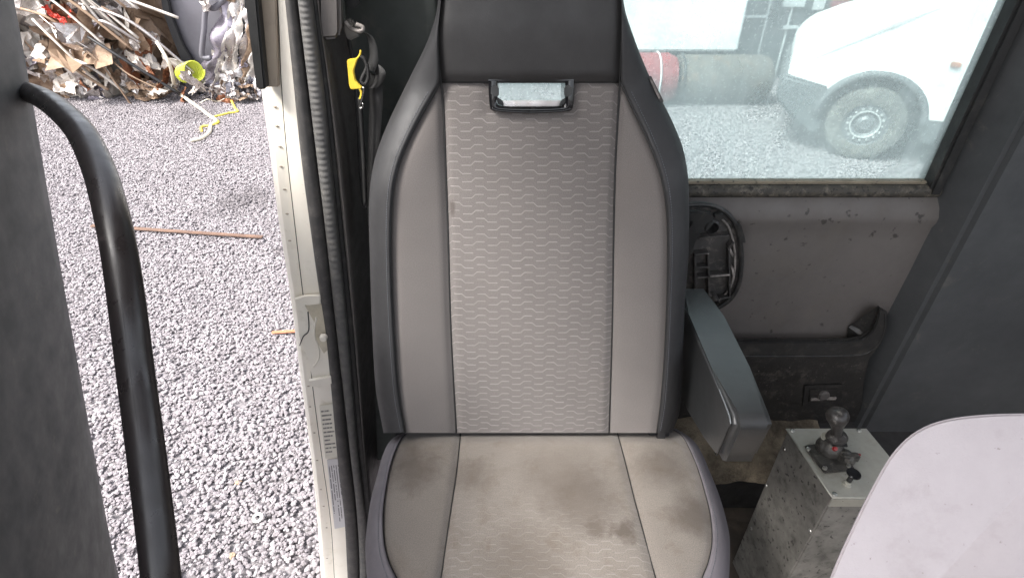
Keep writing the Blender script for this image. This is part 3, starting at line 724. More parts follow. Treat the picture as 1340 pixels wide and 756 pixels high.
add_slab(YT, HY0, inL, inR, 14); add_slab(HY1, YB, inL, inR, 24)
add_slab(HY0, HY1, inL, lambda y: HX0, 4); add_slab(HY0, HY1, lambda y: HX1, inR, 4)
me = bpy.data.meshes.new('backrest'); me.from_pydata([tuple(v) for v in V], [], Fc); me.update(); me.materials.append(M['shell'])
old = back.data; back.data = me; bpy.data.meshes.remove(old); back.location = -Vector(seat.location)
B = back
# headrest and centre panel (split around the slot)
def hh(y, s, wd): return head(y) + .010 * math.sin(math.pi * s) ** .7 + .004 * math.sin(math.pi*sm(-120, 107, y)) + edge(min(s, 1 - s) * wd)
patch('headrest_pad', sL, sR, YT, 107, hh, M['vinyl'], 40, 30, B, bot_edge=True)
K0, K1 = (lambda y: HX0 - 2), (lambda y: HX1 + 2)
def hcl(y, s, wd):
    return lum(y) + .002 + edge(s * wd)
def hcr(y, s, wd):
    return lum(y) + .002 + edge((1 - s) * wd)
def hcm(y, s, wd):
    return hc(y, s, wd)
def hcf(y, s, wd):
    x = sL(y) + (sR(y) - sL(y)) * s; dx = max(0, 639 - x, x - 752); dy = max(0, y - 148); d = math.hypot(dx, dy) * 1.05 / F
    return hc(y, s, wd) - .004 * math.exp(-(d / .012) ** 2)
pm = patch('centre_panel', sL, sR, 108, YB, hcf, M['fab_pat'], 130, 50, B, top_edge=True)
_bm = bmesh.new(); _bm.from_mesh(pm.data); _k = []
for f_ in _bm.faces:
    c = f_.calc_center_median(); q = c - CAM; X_ = CX + F * q.x / q.dot(FW); Y_ = CY - F * q.dot(UP) / q.dot(FW)
    if 644 < X_ < 747 and Y_ < 142: _k.append(f_)
bmesh.ops.delete(_bm, geom=_k, context='FACES'); _bm.to_mesh(pm.data); _bm.free()
# side panels
def hs1(y, s, wd):
    w_ = max(wd, .001); return ramp_b(y) * s ** 1.3 + lum(y) * (1 - s) + .006 * math.sin(math.pi * s) * sm(107, 200, y) + edge(s * w_) + edge((1 - s) * w_)
patch('side_panel', sL, oL, 107, YB, hs1, M['fab'], 80, 16, B)
patch('side_panel', sR, oR, 107, YB, hs1, M['fab'], 80, 16, B)
# bolsters: quarter-round from the seam out to the silhouette, then round the back
def bolster(name, ci, co, m):
    rows, uvs = [], []; n = 90
    for i in range(n + 1):
        y = YT + (YB - YT) * i / n; a, b = ci(y), co(y); h0 = max(ramp_b(y), head(y)); r_ = []
        hs0 = h0 + .008; drop = .052 + .01 * sm(100, 250, y)
        r_.append(bk(a, y, h0 - .008))
        for j in range(15):
            ph = (math.pi / 2) * j / 14
            x = a + (b - a) * (.04 + .96 * math.sin(ph)); h = hs0 - drop + drop * max(0, math.cos(ph)) ** .62
            # a shallow crease two thirds out where the front leather is joined
            h -= .0025 * math.exp(-((j - 10.5) / .8) ** 2)
            r_.append(bk(x, y, h))
        last = r_[-1]; sgn = 1 if b > a else -1
        for (dx, dn) in ((.001, .015), (-.004, .035), (-.018, .052), (-.04, .06)):
            r_.append(last + Vector((sgn * dx, 0, 0)) - BN * dn)
        rows.append(r_)
    return grid(name, rows, m, B)
bolster('bolster', oL, eL, M['vinyl_grey']); bolster('bolster', oR, eR, M['vinyl_grey'])
def along(f, y0, y1, h, n=60): return [bk(f(y), y, h(y)) for y in [y0 + (y1 - y0) * i / n for i in range(n + 1)]]
for f in (oL, oR): tube('piping', along(f, 107, YB, lambda y: ramp_b(y) + .0005), .0023, M['piping'], B, 8, 1)
for f in (sL, sR): tube('seam', along(f, YT, YB, lambda y: lum(y) * .9 + head(y) - .0055), .0016, M['piping'], B, 6, 1)
tube('seam', [bk(sL(107) + (sR(107) - sL(107)) * i / 20, 107.5, -.0045 + .004*math.sin(math.pi*i/20)) for i in range(21)], .0018, M['piping'], B, 6, 1)
tube('piping', [bk(oL(y) + (eL(y) - oL(y)) * .80, y, max(ramp_b(y), head(y)) - .0165) for y in [YT + (YB-YT)*i/60 for i in range(61)]], .0012, M['piping'], B, 6, 1)
tube('piping', [bk(oR(y) + (eR(y) - oR(y)) * .80, y, max(ramp_b(y), head(y)) - .0165) for y in [YT + (YB-YT)*i/60 for i in range(61)]], .0012, M['piping'], B, 6, 1)
def stitches(pts, r, m, parent, gap=.35, step=.0046, name='stitching'):
    """a row of thread stitches along a polyline, joined as one part"""
    V, Fc = [], []; L = 0; seg = []
    P = pts; i = 0
    acc = [0]
    for a, b in zip(P, P[1:]): acc.append(acc[-1] + (b - a).length)
    def at(d):
        lo = 0
        while lo < len(acc) - 2 and acc[lo + 1] < d: lo += 1
        t = (d - acc[lo]) / max(1e-9, acc[lo+1] - acc[lo]); return P[lo].lerp(P[lo+1], t)
    d = 0
    while d + step < acc[-1]:
        v, f = tube_geo([at(d), at(d + step * (1 - gap))], r, 4); o = len(V); V += v; Fc += [tuple(o + q for q in t) for t in f]; d += step
    o = mesh(name, V, Fc, m, parent); o['kind'] = 'stuff'; return o
for f, g_, sg in ((oL, eL, -1), (oR, eR, 1)):
    stitches([bk(f(y) + (g_(y) - f(y)) * .20, y, max(ramp_b(y), head(y)) + .0080) for y in [120 + (YB - 120) * i / 80 for i in range(81)]], .0006, M['thread'], B)
    stitches([bk(f(y) + (g_(y) - f(y)) * .86, y, max(ramp_b(y), head(y)) - .0215) for y in [120 + (YB - 120) * i / 80 for i in range(81)]], .0006, M['thread'], B)
# slot bezel: a glossy black frame with raised ears and tunnel walls
bz = [(639, 106), (640, 132), (643, 144), (655, 146.5), (695, 148), (735, 146.5), (748, 144), (751, 130), (752, 106)]
hole = [(651, 106), (651, 124), (650, 134), (658, 139), (695, 139.5), (732, 139), (740, 134), (739, 124), (740, 106)]
def ringmesh():
    o_ = smooth_pts([bk(x, y, .006) for x, y in bz], 4); n = len(o_)
    lipp = smooth_pts([bk(x + (695 - x) * .022, y - 1.3 * (y > 135), .011) for x, y in bz], 4)
    i1 = smooth_pts([bk(x, y, .009) for x, y in hole], 4); i2 = smooth_pts([bk(x, y, -.004) for x, y in hole], 4)
    i3 = [p - BN * .086 for p in i2]
    base_ = [p - BN * .012 for p in o_]
    return grid('slot_bezel', [base_, o_, lipp, i1, i2, i3], M['gloss'], B)
ringmesh()
prism('bezel_top', [bk(x, y, .010) for x, y in [(638, 102.5), (752, 102.5), (752, 106.5), (638, 106.5)]], tuple(-BN * .09), M['gloss'], B, .0015)
for sx in (1, -1):
    X = lambda x: 695.5 + sx * (x - 695.5)
    prism('bezel_clip', [bk(X(x), y, .005) for x, y in [(641, 113), (650, 111), (653, 114), (653, 126), (648, 127), (641, 124)]], tuple(BN * .007), M['black_pl'], B, .0018)
    prism('bezel_clip', [bk(X(x), y, -.02) for x, y in [(649, 126), (657, 131), (660, 138), (652, 137)]], tuple(BN * .012), M['black_pl'], B, .0015)
tube('bezel_lip', smooth_pts([bk(x, y, .0125) for x, y in [(644, 142), (655, 145), (675, 146.3), (695, 147), (716, 146.3), (736, 145), (747, 142)]], 5), .0022, M['gloss'], B, 10, 1)
prism('slot_sill', [bk(x, y, -.03) for x, y in [(652, 132), (738, 132), (733, 138.6), (658, 138.6)]], tuple(-BN * .05), M['s_silver'], B, .002)
# little label clip on the right edge of the backrest
tg = prism('side_tag', [bk(x, y, -.012) for x, y in [(847, 101), (852, 99), (869, 133), (864, 136)]], tuple(-BN * .006), M['black_pl'], B, .001)
prism('tag_face', [bk(x, y, -.011) for x, y in [(850, 104), (852, 103), (864, 128), (862, 130)]], tuple(BN * .001), M['wear'], tg)

# ---- cushion
CZ = 1.285
def cz(x, y, h): return atZ(x, y, CZ + h)
kL = cur([(603, 562), (601, 585), (597, 620), (591, 660), (585, 700), (577, 756), (562, 850), (552, 920)])
kR = cur([(806, 560), (813, 585), (822, 620), (832, 660), (843, 700), (858, 756), (884, 850), (900, 920)])
pL = cur([(540, 561), (528, 570), (519, 585), (510, 612), (504, 645), (501, 675), (503, 710), (509, 735), (519, 756), (545, 810), (560, 870), (562, 920)])
pR = cur([(876, 559), (890, 567), (900, 582), (913, 612), (923, 645), (930, 675), (932, 708), (927, 735), (919, 756), (905, 810), (895, 870), (895, 920)])
qL = cur([(533, 561), (512, 575), (502, 592), (494, 620), (485, 655), (480, 690), (478, 715), (480, 756), (486, 830), (492, 920)])
qR = cur([(884, 560), (903, 572), (915, 586), (929, 617), (942, 650), (951, 682), (955, 705), (954, 756), (948, 830), (944, 920)])
Y0c, Y1c = 561, 910
def crown(y): return -.020 * sm(583, 561, y) ** 1.3 + .004 * math.sin(math.pi * sm(561, 800, y)) - .05 * sm(840, 910, y)
def cpatch(name, ca, cb, hf, m, parent, n=80, k=20):
    rows, uvs = [], []
    for i in range(n + 1):
        t = i / n; y = Y0c + (Y1c - Y0c) * t ** 1.25; a, b = ca(y), cb(y); wd = abs(b - a) * 1.05 / F; r_, u_ = [], []
        for j in range(k + 1):
            s = .5 - .5 * math.cos(math.pi * j / k); s = .6 * s + .4 * j / k
            xx = a + (b - a) * s; h = crown(y) + hf(y, s, wd)
            q = Vector((xx * .02, y * .02, 0)); h += .0022 * noise.noise(q)
            p = cz(xx, y, h); r_.append(p); u_.append((p.x, p.y - .35))
        rows.append(r_); uvs.append(u_)
    f0 = rows[0]; u0 = uvs[0]
    for dy, dz in ((.010, -.010), (.014, -.03), (.014, -.08)):
        rows.insert(0, [p + Vector((0, dy, dz)) for p in f0]); uvs.insert(0, [(u, v + abs(dz)) for u, v in u0])
    return grid(name, rows, m, parent, uvs)
cb_ = bmesh.new()
bm_box(cb_, (-.235, .33, 1.13), (.315, .79, 1.225), .03, 3)
cush = from_bm('seat_cushion', cb_, M['shell'], seat, True)
cpatch('cushion_centre', kL, kR, lambda y, s, wd: .005 * math.sin(math.pi * s) + edge(min(s, 1-s) * wd), M['cush_pat'], cush, 90, 34)
def hside(y, s, wd): return .010 * s + .010 * math.sin(math.pi * s) + edge(s * wd) + edge((1 - s) * wd)
cpatch('cushion_side', kL, pL, hside, M['cush'], cush, 90, 20)
cpatch('cushion_side', kR, pR, hside, M['cush'], cush, 90, 20)
def cbolster(ci, co):
    rows = []; n = 90
    for i in range(n + 1):
        t = i / n; y = Y0c + (Y1c - Y0c) * t ** 1.25; a, b = ci(y), co(y); h0 = crown(y) + .010; r_ = [cz(a, y, h0 - .008)]
        dr = .055
        for j in range(13):
            ph = math.pi / 2 * j / 12; r_.append(cz(a + (b - a) * (.05 + .95 * math.sin(ph)), y, h0 + .004 - dr + dr * math.cos(ph)))
        sg = 1 if b > a else -1
        for dz in (.03, .07, .11): r_.append(r_[13] + Vector((-sg * dz * .12, 0, -dz)))
        rows.append(r_)
    f0 = rows[0]
    for dy, dz in ((.010, -.010), (.014, -.03), (.014, -.08)): rows.insert(0, [p + Vector((0, dy, dz)) for p in f0])
    return grid('cushion_bolster', rows, M['vinyl_cush'], cush)
cbolster(pL, qL); cbolster(pR, qR)
yy = [Y0c + (Y1c - Y0c) * (i / 80) ** 1.25 for i in range(81)]
for f in (kL, kR): tube('seam', [cz(f(y), y, crown(y) - .0058) for y in yy], .0011, M['piping'], cush, 6, 1)
for f in (pL, pR): tube('piping', [cz(f(y), y, crown(y) + .0050) for y in yy], .0013, M['piping'], cush, 6, 1)
for f, g_ in ((pL, qL), (pR, qR)):
    stitches([cz(f(y) + (g_(y) - f(y)) * .30, y, crown(y) + .0125) for y in yy[6:]], .0006, M['thread'], cush)
# base under the cushion
box('seat_base', (-.17, .40, .70), (.25, .80, 1.14), M['dark'], seat, .02)
box('recliner_cover', (.285, .76, 1.16), (.325, .90, 1.34), M['shell'], seat, .012); box('recliner_cover', (-.255, .80, 1.16), (-.225, .90, 1.34), M['shell'], seat, .012)
# armrest
ax0, ax1 = .362, .432
prof = [(1.00, 1.500), (.90, 1.503), (.75, 1.503), (.645, 1.502), (.622, 1.495), (.618, 1.484), (.628, 1.392), (.640, 1.380), (.70, 1.368), (.80, 1.335), (.93, 1.30), (1.0, 1.31)]
bm = bmesh.new(); bm_prism(bm, [(ax0, y, z) for y, z in prof], (ax1 - ax0, 0, 0))
es = [e for e in bm.edges if abs(e.verts[0].co.x - e.verts[1].co.x) < 1e-6]
bmesh.ops.bevel(bm, geom=es, offset=.013, segments=5, affect='EDGES')
arm = from_bm('armrest', bm, M['vinyl_arm'], seat, True, 60)
tube('piping', [(ax0 + .0008, y, z) for y, z in [(1.0, 1.4925), (.9, 1.4955), (.75, 1.4955), (.65, 1.494), (.630, 1.486)]], .0011, M['thread_lt'], arm, 6, 4)
tube('piping', [(x, y, z) for x, y, z in [(ax0 + .0008, .630, 1.486), (ax0+.0005, .638, 1.400), (ax0+.001, .652, 1.388)]], .0010, M['piping'], arm, 6, 4)
lathe('armrest_pivot', [(.02, 0), (.02, .05)], (.318, .965, 1.42), M['black_pl'], seat, 20, Matrix.Rotation(R(90), 4, 'Y'))

# ================================================================== STEEL BOX WITH LEVER
sb = thing('lever_box', 'grimy sheet steel floor box with a bright zinc lid', 'control box', (.7, .74, .70))
TZ = 1.25
c4 = [atZ(1028, 560, TZ), atZ(1134, 560, TZ), None, atZ(1089, 651, TZ)]
c4[2] = c4[3] + (c4[1] - c4[0])
lo_ = [Vector((p.x, p.y, .712)) for p in c4]
ins = lambda P, d: [p + ((sum(P, Vector()) / 4) - p).normalized() * d for p in P]
ci_ = ins(c4, .004); hi_ = [Vector((p.x, p.y, TZ - .004)) for p in ci_]; lo_ = [Vector((p.x, p.y, .712)) for p in ci_]
bm = bmesh.new(); a = [bm.verts.new(p) for p in hi_]; b = [bm.verts.new(p) for p in lo_]
bm.faces.new(a); bm.faces.new(b[::-1])
for i in range(4): bm.faces.new((a[i], b[i], b[(i+1) % 4], a[(i+1) % 4]))
bmesh.ops.recalc_face_normals(bm, faces=bm.faces)
bmesh.ops.bevel(bm, geom=list(bm.edges), offset=.003, segments=2, affect='EDGES')
bx_ = from_bm('box_body', bm, M['steel_side'], sb, True)
lid = prism('box_lid', c4, (0, 0, -.003), M['steel'], sb, .0009, 1)
prism('lid_flange', [c4[3] + Vector((.0, -.0015, -.0035)), c4[2] + Vector((0, -.0015, -.0035)), c4[2] + Vector((0, -.0015, -.026)), c4[3] + Vector((0, -.0015, -.026))], (0, .002, 0), M['steel'], lid)
scr = None
for (x, y) in ((1037, 563), (1124, 563), (1092, 646)):
    p = atZ(x, y, TZ)
    if scr is None:
        scr = lathe('screw', [(0, .0032), (.0025, .0031), (.0045, .0022), (.0055, .0)], (0, 0, 0), M['screw'], lid, 14)
        s0 = scr
    else:
        s0 = scr.copy(); C.objects.link(s0); s0.parent = lid
    s0.location = p
for z, k in ((1.20, .08), (1.06, .04), (.90, .1), (1.12, .95)):
    p = hi_[0].lerp(hi_[3], k); lathe('rivet', [(0, .003), (.004, .0015), (.005, 0)], Vector((p.x, p.y, z)), M['screw'], bx_, 10, Matrix.Rotation(R(-90), 4, 'Y'))
# lever valve (bolted on the lid): thing of its own
lv = thing('lever_valve', 'grimy hydraulic valve with a mushroom knob lever on the zinc lid', 'lever', atZ(1090, 605, TZ))
q = [(1052, 585), (1092, 578), (1118, 616), (1078, 620)]
prism('valve_plate', [atZ(x, y, TZ + .0005) for x, y in q], (0, 0, .007), M['iron'], lv, .002)
vb = bmesh.new()
c0 = atZ(1085, 592, TZ)
for (dx, dy, dz, rx, ry, rz) in ((0, 0, .012, .025, .023, .026), (.018, -.020, .012, .016, .015, .018), (-.010, .006, .014, .018, .02, .018), (.024, -.028, .012, .012, .011, .014)):
    bmesh.ops.create_uvsphere(vb, u_segments=18, v_segments=12, radius=1, matrix=Matrix.Translation(c0 + Vector((dx, dy, dz))) @ Matrix.Diagonal((rx, ry, rz, 1)))
vbo = from_bm('valve_body', vb, M['iron'], lv, True)
box('valve_spool', tuple(c0 + Vector((.004, -.034, .010))), tuple(c0 + Vector((.042, -.018, .028))), M['iron'], lv, .004)
prism('valve_slot', [c0 + Vector(v) for v in ((-.012, -.012, .036), (.018, -.016, .036), (.020, -.006, .037), (-.010, -.002, .038))], (0, 0, .004), M['rubber_dk'], lv, .001)
lathe('valve_ring', [(.006, .0), (.010, .0), (.0105, .003), (.010, .004), (.0065, .004)], c0 + Vector((-.010, .016, .030)), M['steel'], lv, 20, Matrix.Rotation(R(25), 4, 'X'))
lathe('red_cap', [(0, .006), (.004, .005), (.005, 0)], c0 + Vector((-.007, -.016, .032)), M['red'], lv, 14, Matrix.Rotation(R(35), 4, 'X'))
lathe("red_cap", [(0, .006), (.002, .005), (.004, 0)], c0 + Vector((.042, -.022, .020)), M['red'], lv, 12, Matrix.Rotation(R(70), 4, 'Y'))
for (x, y) in ((1057, 588), (1079, 613), (1110, 610)):
    lathe('bolt', [(0, .006), (.004, .0055), (.0045, 0)], atZ(x, y, TZ + .007), M['screw'], lv, 8)
kb = atY(1095, 572, .762); kt = atY(1096, 545, .765)
tube('lever_rod', [c0 + Vector((.012, .0, .03)), kb + Vector((0, 0, .0))], .0055, M['iron'], lv, 12, 1)
Z = (kt - kb).normalized().to_track_quat('Z', 'Y').to_matrix().to_4x4()
s_ = 1.0
lathe('knob_skirt', [(.009, -.004), (.019, -.003), (.0205, .001), (.019, .005), (.012, .008), (.009, .010)], kb, M['knob'], lv, 28, Z)
lathe('lever_knob', [(.0085, .004), (.0095, .018), (.0115, .032), (.0160, .046), (.0200, .056), (.0212, .063), (.0195, .070), (.014, .0755), (.007, .0778), (0, .078)], kb, M['knob'], lv, 32, Z, 60)
# small pull knob
pk = thing('pull_knob', 'small black pull knob on a threaded stem, near corner of the zinc lid', 'knob', atZ(1107, 634, TZ))
b0 = atZ(1108, 633, TZ); d0 = Vector((.08, .0, 1)).normalized().to_track_quat('Z', 'Y').to_matrix().to_4x4()
lathe('collar', [(.0085, 0), (.0085, .004), (.006, .0045), (.006, .010), (.0045, .010)], b0, M['steel'], pk, 16, d0)
lathe('stem', [(.0048, .010), (.0055, .030)], b0, M['black_pl'], pk, 14, d0)
lathe('knob', [(.0055, .024), (.006, .028), (.0125, .030), (.0135, .0325), (.0125, .035), (.008, .0345), (0, .0335)], b0, M['gloss'], pk, 24, d0)

# pale cover, near, lower right
pc = [(1440, 545), (1340, 540), (1255, 545), (1205, 560), (1170, 590), (1142, 636), (1117, 686), (1095, 734), (1078, 780), (1060, 850), (1100, 900)]
P = smooth_pts([CAM + ray(x, y) * .50 for x, y in pc], 5) + [CAM + ray(1440, 900) * .5]
bm = bmesh.new(); bm_prism(bm, P, tuple(ray(1105, 700) * .14), .012, 5); o = from_bm('padded_cover', bm, M['pale'], None, True, 80); base(o)
tag(o, 'pale pinkish white padded cover rising in the lower right corner beside the steel box', 'cover')

# ================================================================== SEAT BELT, YELLOW TAG
sbt = thing('seat_belt', 'black seat belt hanging from its guide on the pillar beside the backrest', 'seat belt', atY(485, 270, 1.09))
prism('height_adjuster', [atY(x, y, 1.06) for x, y in [(420, -80), (448, -80), (450, 40), (446, 48), (426, 50), (420, 40)]], (0, -.022, 0), M['trim'], sbt, .006, 3)
prism('upper_bracket', [atY(x, y, 1.10) for x, y in [(452, -60), (474, -60), (471, 8), (455, 12)]], (0, -.012, 0), M['dark'], sbt, .003)
tube('guide_bracket', [atY(x, y, 1.075) for x, y in [(448, -30), (449, 20), (455, 40), (464, 46)]], .0075, M['belt_metal'], sbt, 10, 6, flat=.5)
gl_ = [(450, 26), (462, 23), (466, 32), (474, 40), (473, 46), (464, 50), (458, 53), (453, 45)]
prism('belt_guide', [atY(x, y, 1.068) for x, y in gl_], (0, -.010, 0), M['belt_metal'], sbt, .003)
tube('guide_loop', [atY(x, y, 1.055) for x, y in [(452, 28), (461, 38), (472, 41), (475, 36), (466, 32)]], .0035, M['wear'], sbt, 8, 6)
def ribbon(name, pts, wv, m, parent, thick=.0012, k=8):
    P = smooth_pts([p for p in pts], k); V, Fc = [], []; n = len(P)
    Wd = wv if callable(wv) else (lambda t: wv)
    for i, p in enumerate(P):
        a = Wd(i / (n - 1)); V += [p - a, p + a, p + a + Vector((0, thick, 0)), p - a + Vector((0, thick, 0))]
    for i in range(n - 1):
        o_ = i * 4
        for j in range(4): Fc.append((o_ + j, o_ + (j+1) % 4, o_ + 4 + (j+1) % 4, o_ + 4 + j))
    return mesh(name, V, Fc, m, parent)
ribbon('belt_upper', [atY(x, y, 1.05) for x, y in [(470, 40), (482, 46), (488, 60), (489, 78), (484, 92)]], lambda t: Vector((.007 + .004*t, -.01, 0)), M['web'], sbt)
ribbon('belt_twist', [atY(x, y, Y) for x, y, Y in [(486, 84, 1.055), (494, 90, 1.045), (498, 98, 1.04), (494, 108, 1.045), (486, 116, 1.05)]], lambda t: Vector((.012, -.012, .004)), M['web'], sbt)
ribbon('belt_webbing', [atY(x, y, 1.06) for x, y in [(491, 98), (492, 130), (490, 170), (487, 210), (485, 240), (486, 300)]], lambda t: Vector((.016 - .004*t, -.014, 0)), M['web'], sbt)
ribbon('belt_webbing', [atY(x, y, 1.085) for x, y in [(455, 46), (458, 62), (463, 90), (468, 150), (471, 205), (474, 250), (477, 272)]], lambda t: Vector((.0055, -.006, 0)), M['web'], sbt)
tube('belt_stalk', [atY(x, y, 1.045) for x, y in [(471, 128), (473, 160), (476, 210), (478, 268)]], .0042, M['rubber_dk'], sbt, 8, 6)
tube('twist_loop', [atY(x, y, 1.035) for x, y in [(472, 74), (477, 78), (480, 88), (476, 98), (473, 106), (478, 110), (482, 100), (480, 84)]], .0032, M['web'], sbt, 8, 8)
yt = thing('yellow_tag', 'yellow plastic tag with a dark round cut-out, hanging on the seat belt', 'tag', atY(464, 144, 1.04))
tq = [(455, 78), (457, 77), (465, 76), (470, 74), (467, 82), (464, 92), (466, 103), (472, 111), (475, 113), (473, 115), (460, 116), (458, 110)]
prism('tag_body', [atY(x, y, 1.045) for x, y in tq], (0, -.008, 0), M['yellow'], yt, .0015)
tube('tag_tab', [atY(x, y, 1.04) for x, y in [(467, 77), (471, 72), (472, 66)]], .0018, M['yellow'], yt, 6, 4)
tube('tag_tongue', [atY(x, y, 1.04) for x, y in [(470, 115), (473, 122), (471, 130)]], .0022, M['yellow'], yt, 6, 4)
tube('tag_hook', [atY(x, y, 1.036) for x, y in [(476, 114), (475, 124), (472, 134), (470, 141), (474, 141), (475, 135)]], .0022, M['chrome'], yt, 8, 5)

# ================================================================== OUTSIDE, LEFT
def ztop(x, y, Y): return atY(x, y, Y)
sheets = []
for k in range(12):
    rs = random.Random(100 + k); rows = []
    ax = rs.uniform(1.5, 4); ph = rs.uniform(0, 6)
    for i in range(9):
        r_ = []
        for j in range(7):
            u, v = i / 8 - .5, j / 6 - .5
            q = Vector((u * ax + k * 7, v * ax, ph))
            z = .30 * noise.noise(q) + .10 * noise.noise(q * 3) + .10 * abs(math.sin(u * 7 + ph))
            r_.append(Vector((u + .18 * noise.noise(q * 1.7), v * (.45 + .3*rs.random()) + .12 * noise.noise(q * 2 + Vector((5, 0, 0))), z)))
        rows.append(r_)
    V = [p for r in rows for p in r]; me = bpy.data.meshes.new('scrap_sheet'); me.from_pydata([tuple(v) for v in V], [], grid_faces(9, 7)); me.update(); sheets.append(me)
def scrap(parent, n, lo, hi, sc, mats, rs, upright=0.):
    for _ in range(n):
        me0 = rs.choice(sheets); m = rs.choice(mats); key = me0.name + m
        me = cache.get(key)
        if me is None: me = me0.copy(); me.name = 'scrap_sheet'; me.materials.append(M[m]); cache[key] = me
        o = bpy.data.objects.new('scrap_sheet', me); C.objects.link(o); o.parent = parent
        p = Vector([rs.uniform(lo[i], hi[i]) for i in range(3)]); o.location = p - Vector(parent.location)
        o.rotation_euler = (rs.uniform(0, 6.3), rs.uniform(0, 6.3), rs.uniform(0, 6.3)) if not upright else (rs.gauss(0, .25), R(90) + rs.gauss(0, .3), rs.gauss(R(90), .5))
        k = sc * rs.uniform(.5, 1.3); o.scale = (k, k, k * rs.uniform(.4, 1))
cache = {}
def core(parent, lo, hi, m, seed):
    b = bmesh.new(); bm_box(b, lo, hi); bmesh.ops.subdivide_edges(b, edges=list(b.edges), cuts=9, use_grid_fill=True)
    for v in b.verts: q = v.co * 2.3 + Vector((seed, 0, 0)); v.co += Vector((noise.noise(q), noise.noise(q + Vector((9, 0, 0))), noise.noise(q + Vector((0, 9, 0))))) * .28; v.co += Vector((noise.noise(q*4), noise.noise(q*4 + Vector((3, 0, 0))), 0)) * .09; v.co.z = max(v.co.z, 0)
    return from_bm('bale_core', b, M[m], parent)
rs = random.Random(5)
ba = thing('scrap_bale', 'large tangled bale of crushed tan and silver scrap metal at the far left', 'scrap bale', (-5.6, 8.3, 0), 'scrap metal bales in the yard')
core(ba, (-7.4, 7.9, 0), (-4.75, 9.3, 2.0), 's_tan', 1)
scrap(ba, 46, (-7.2, 7.6, .2), (-4.9, 7.9, 2.1), .95, ['s_silver', 's_white', 's_tan', 's_silver', 's_white', 's_lilac'], rs)
scrap(ba, 80, (-7.2, 7.5, .12), (-4.75, 7.9, 2.1), .50, ['s_silver', 's_white', 's_tan', 's_tan', 's_silver', 'brown', 's_lilac', 's_white'], rs)
scrap(ba, 60, (-6.0, 7.45, .05), (-4.3, 7.8, .75), .30, ['s_silver', 's_white', 's_tan', 's_white', 'brown', 's_silver'], rs)
scrap(ba, 5, (-5.6, 7.35, .7), (-4.9, 7.5, 1.3), .16, ['s_red'], rs)
for k in range(26):
    a = Vector((rs.uniform(-5.9, -5.0), 7.40, rs.uniform(.5, 1.9))); b = a + Vector((rs.uniform(.4, 1.1), rs.uniform(-.05, .1), rs.uniform(-.9, -.2))); mid = a.lerp(b, .5) + Vector((rs.uniform(-.1, .1), -.08, rs.uniform(0, .22)))
    tube('bent_rod', [a, mid, b], rs.uniform(.008, .022), M[rs.choice(['s_silver', 's_white', 's_white', 's_tan', 's_black'])], ba, 6, 6)
bb = thing('scrap_bale', 'upright bale of crushed silver and lilac car panels beside the white door frame', 'scrap bale', (-3.5, 8.2, 0), 'scrap metal bales in the yard')
core(bb, (-4.2, 8.1, 0), (-2.6, 9.3, 2.2), 's_silver', 4)
for (x0, x1, x2, m, wd) in ((299, 292, 280, 's_lilac', .16), (310, 304, 298, 's_silver', .11), (318, 313, 309, 's_white', .09), (328, 321, 316, 's_silver', .12), (337, 330, 322, 's_tan', .10), (344, 338, 330, 's_white', .10), (304, 297, 287, 's_white', .05), (322, 320, 312, 's_black', .03)):
    pts = [atY(x0, -70, 8.0), atY(x0, 0, 7.85), atY(x1, 45 + rs.uniform(-8, 8), 7.72), atY(x2, 88, 7.80), atY(x2 - 6, 112, 7.75)]
    V, Fc = [], []; P_ = smooth_pts(pts, 8); n = len(P_)
    for i, p in enumerate(P_):
        wv = wd * (1 + .35 * math.sin(i * .7 + x0)); f_ = .05 * math.sin(i * .9 + x1)
        V += [p + Vector((-wv, .05, 0)), p + Vector((-wv * .3, -.05 + f_, 0)), p + Vector((wv * .35, -.02 - f_, .02)), p + Vector((wv, .06, 0))]
    mesh('crushed_panel', V, grid_faces(n, 4), M[m], bb, True)
scrap(bb, 46, (-3.9, 7.65, .2), (-2.7, 8.0, 1.9), .30, ['s_silver', 's_white', 's_tan', 's_silver', 's_lilac', 'brown'], rs, 1.)
scrap(bb, 26, (-4.15, 7.35, .05), (-3.2, 7.75, .28), .24, ['s_silver', 's_grey', 's_tan', 's_silver'], rs)
# slate panel leaning between them
sp = prism('leaning_panel', [atY(x, y, 7.95) for x, y in [(212, -70), (300, -70), (302, 0), (292, 45), (284, 92), (274, 100), (262, 103), (243, 88), (225, 50), (215, 20)]], (0, .06, .02), M['s_grey'], None, .015)
base(sp); tag(sp, 'flat slate grey panel leaning between the two scrap bales', 'panel')
bs = prism('black_trim_strip', [atY(x, y, 7.86) for x, y in [(208, -20), (216, -20), (224, 20), (240, 60), (256, 86), (264, 104), (252, 104), (238, 82), (224, 48), (212, 14)]], (0, .06, 0), M['s_black'], None, .01)
base(bs); tag(bs, 'long black bent car trim strip in front of the slate panel', 'trim strip')
fr_ = tube('bent_frame', [atY(x, y, 7.75) for x, y in [(300, -10), (282, 10), (270, 12), (267, 40), (264, 70), (268, 76), (276, 76)]], .035, M['s_grey']); base(fr_); tag(fr_, 'grey bent metal frame against the slate panel', 'frame')
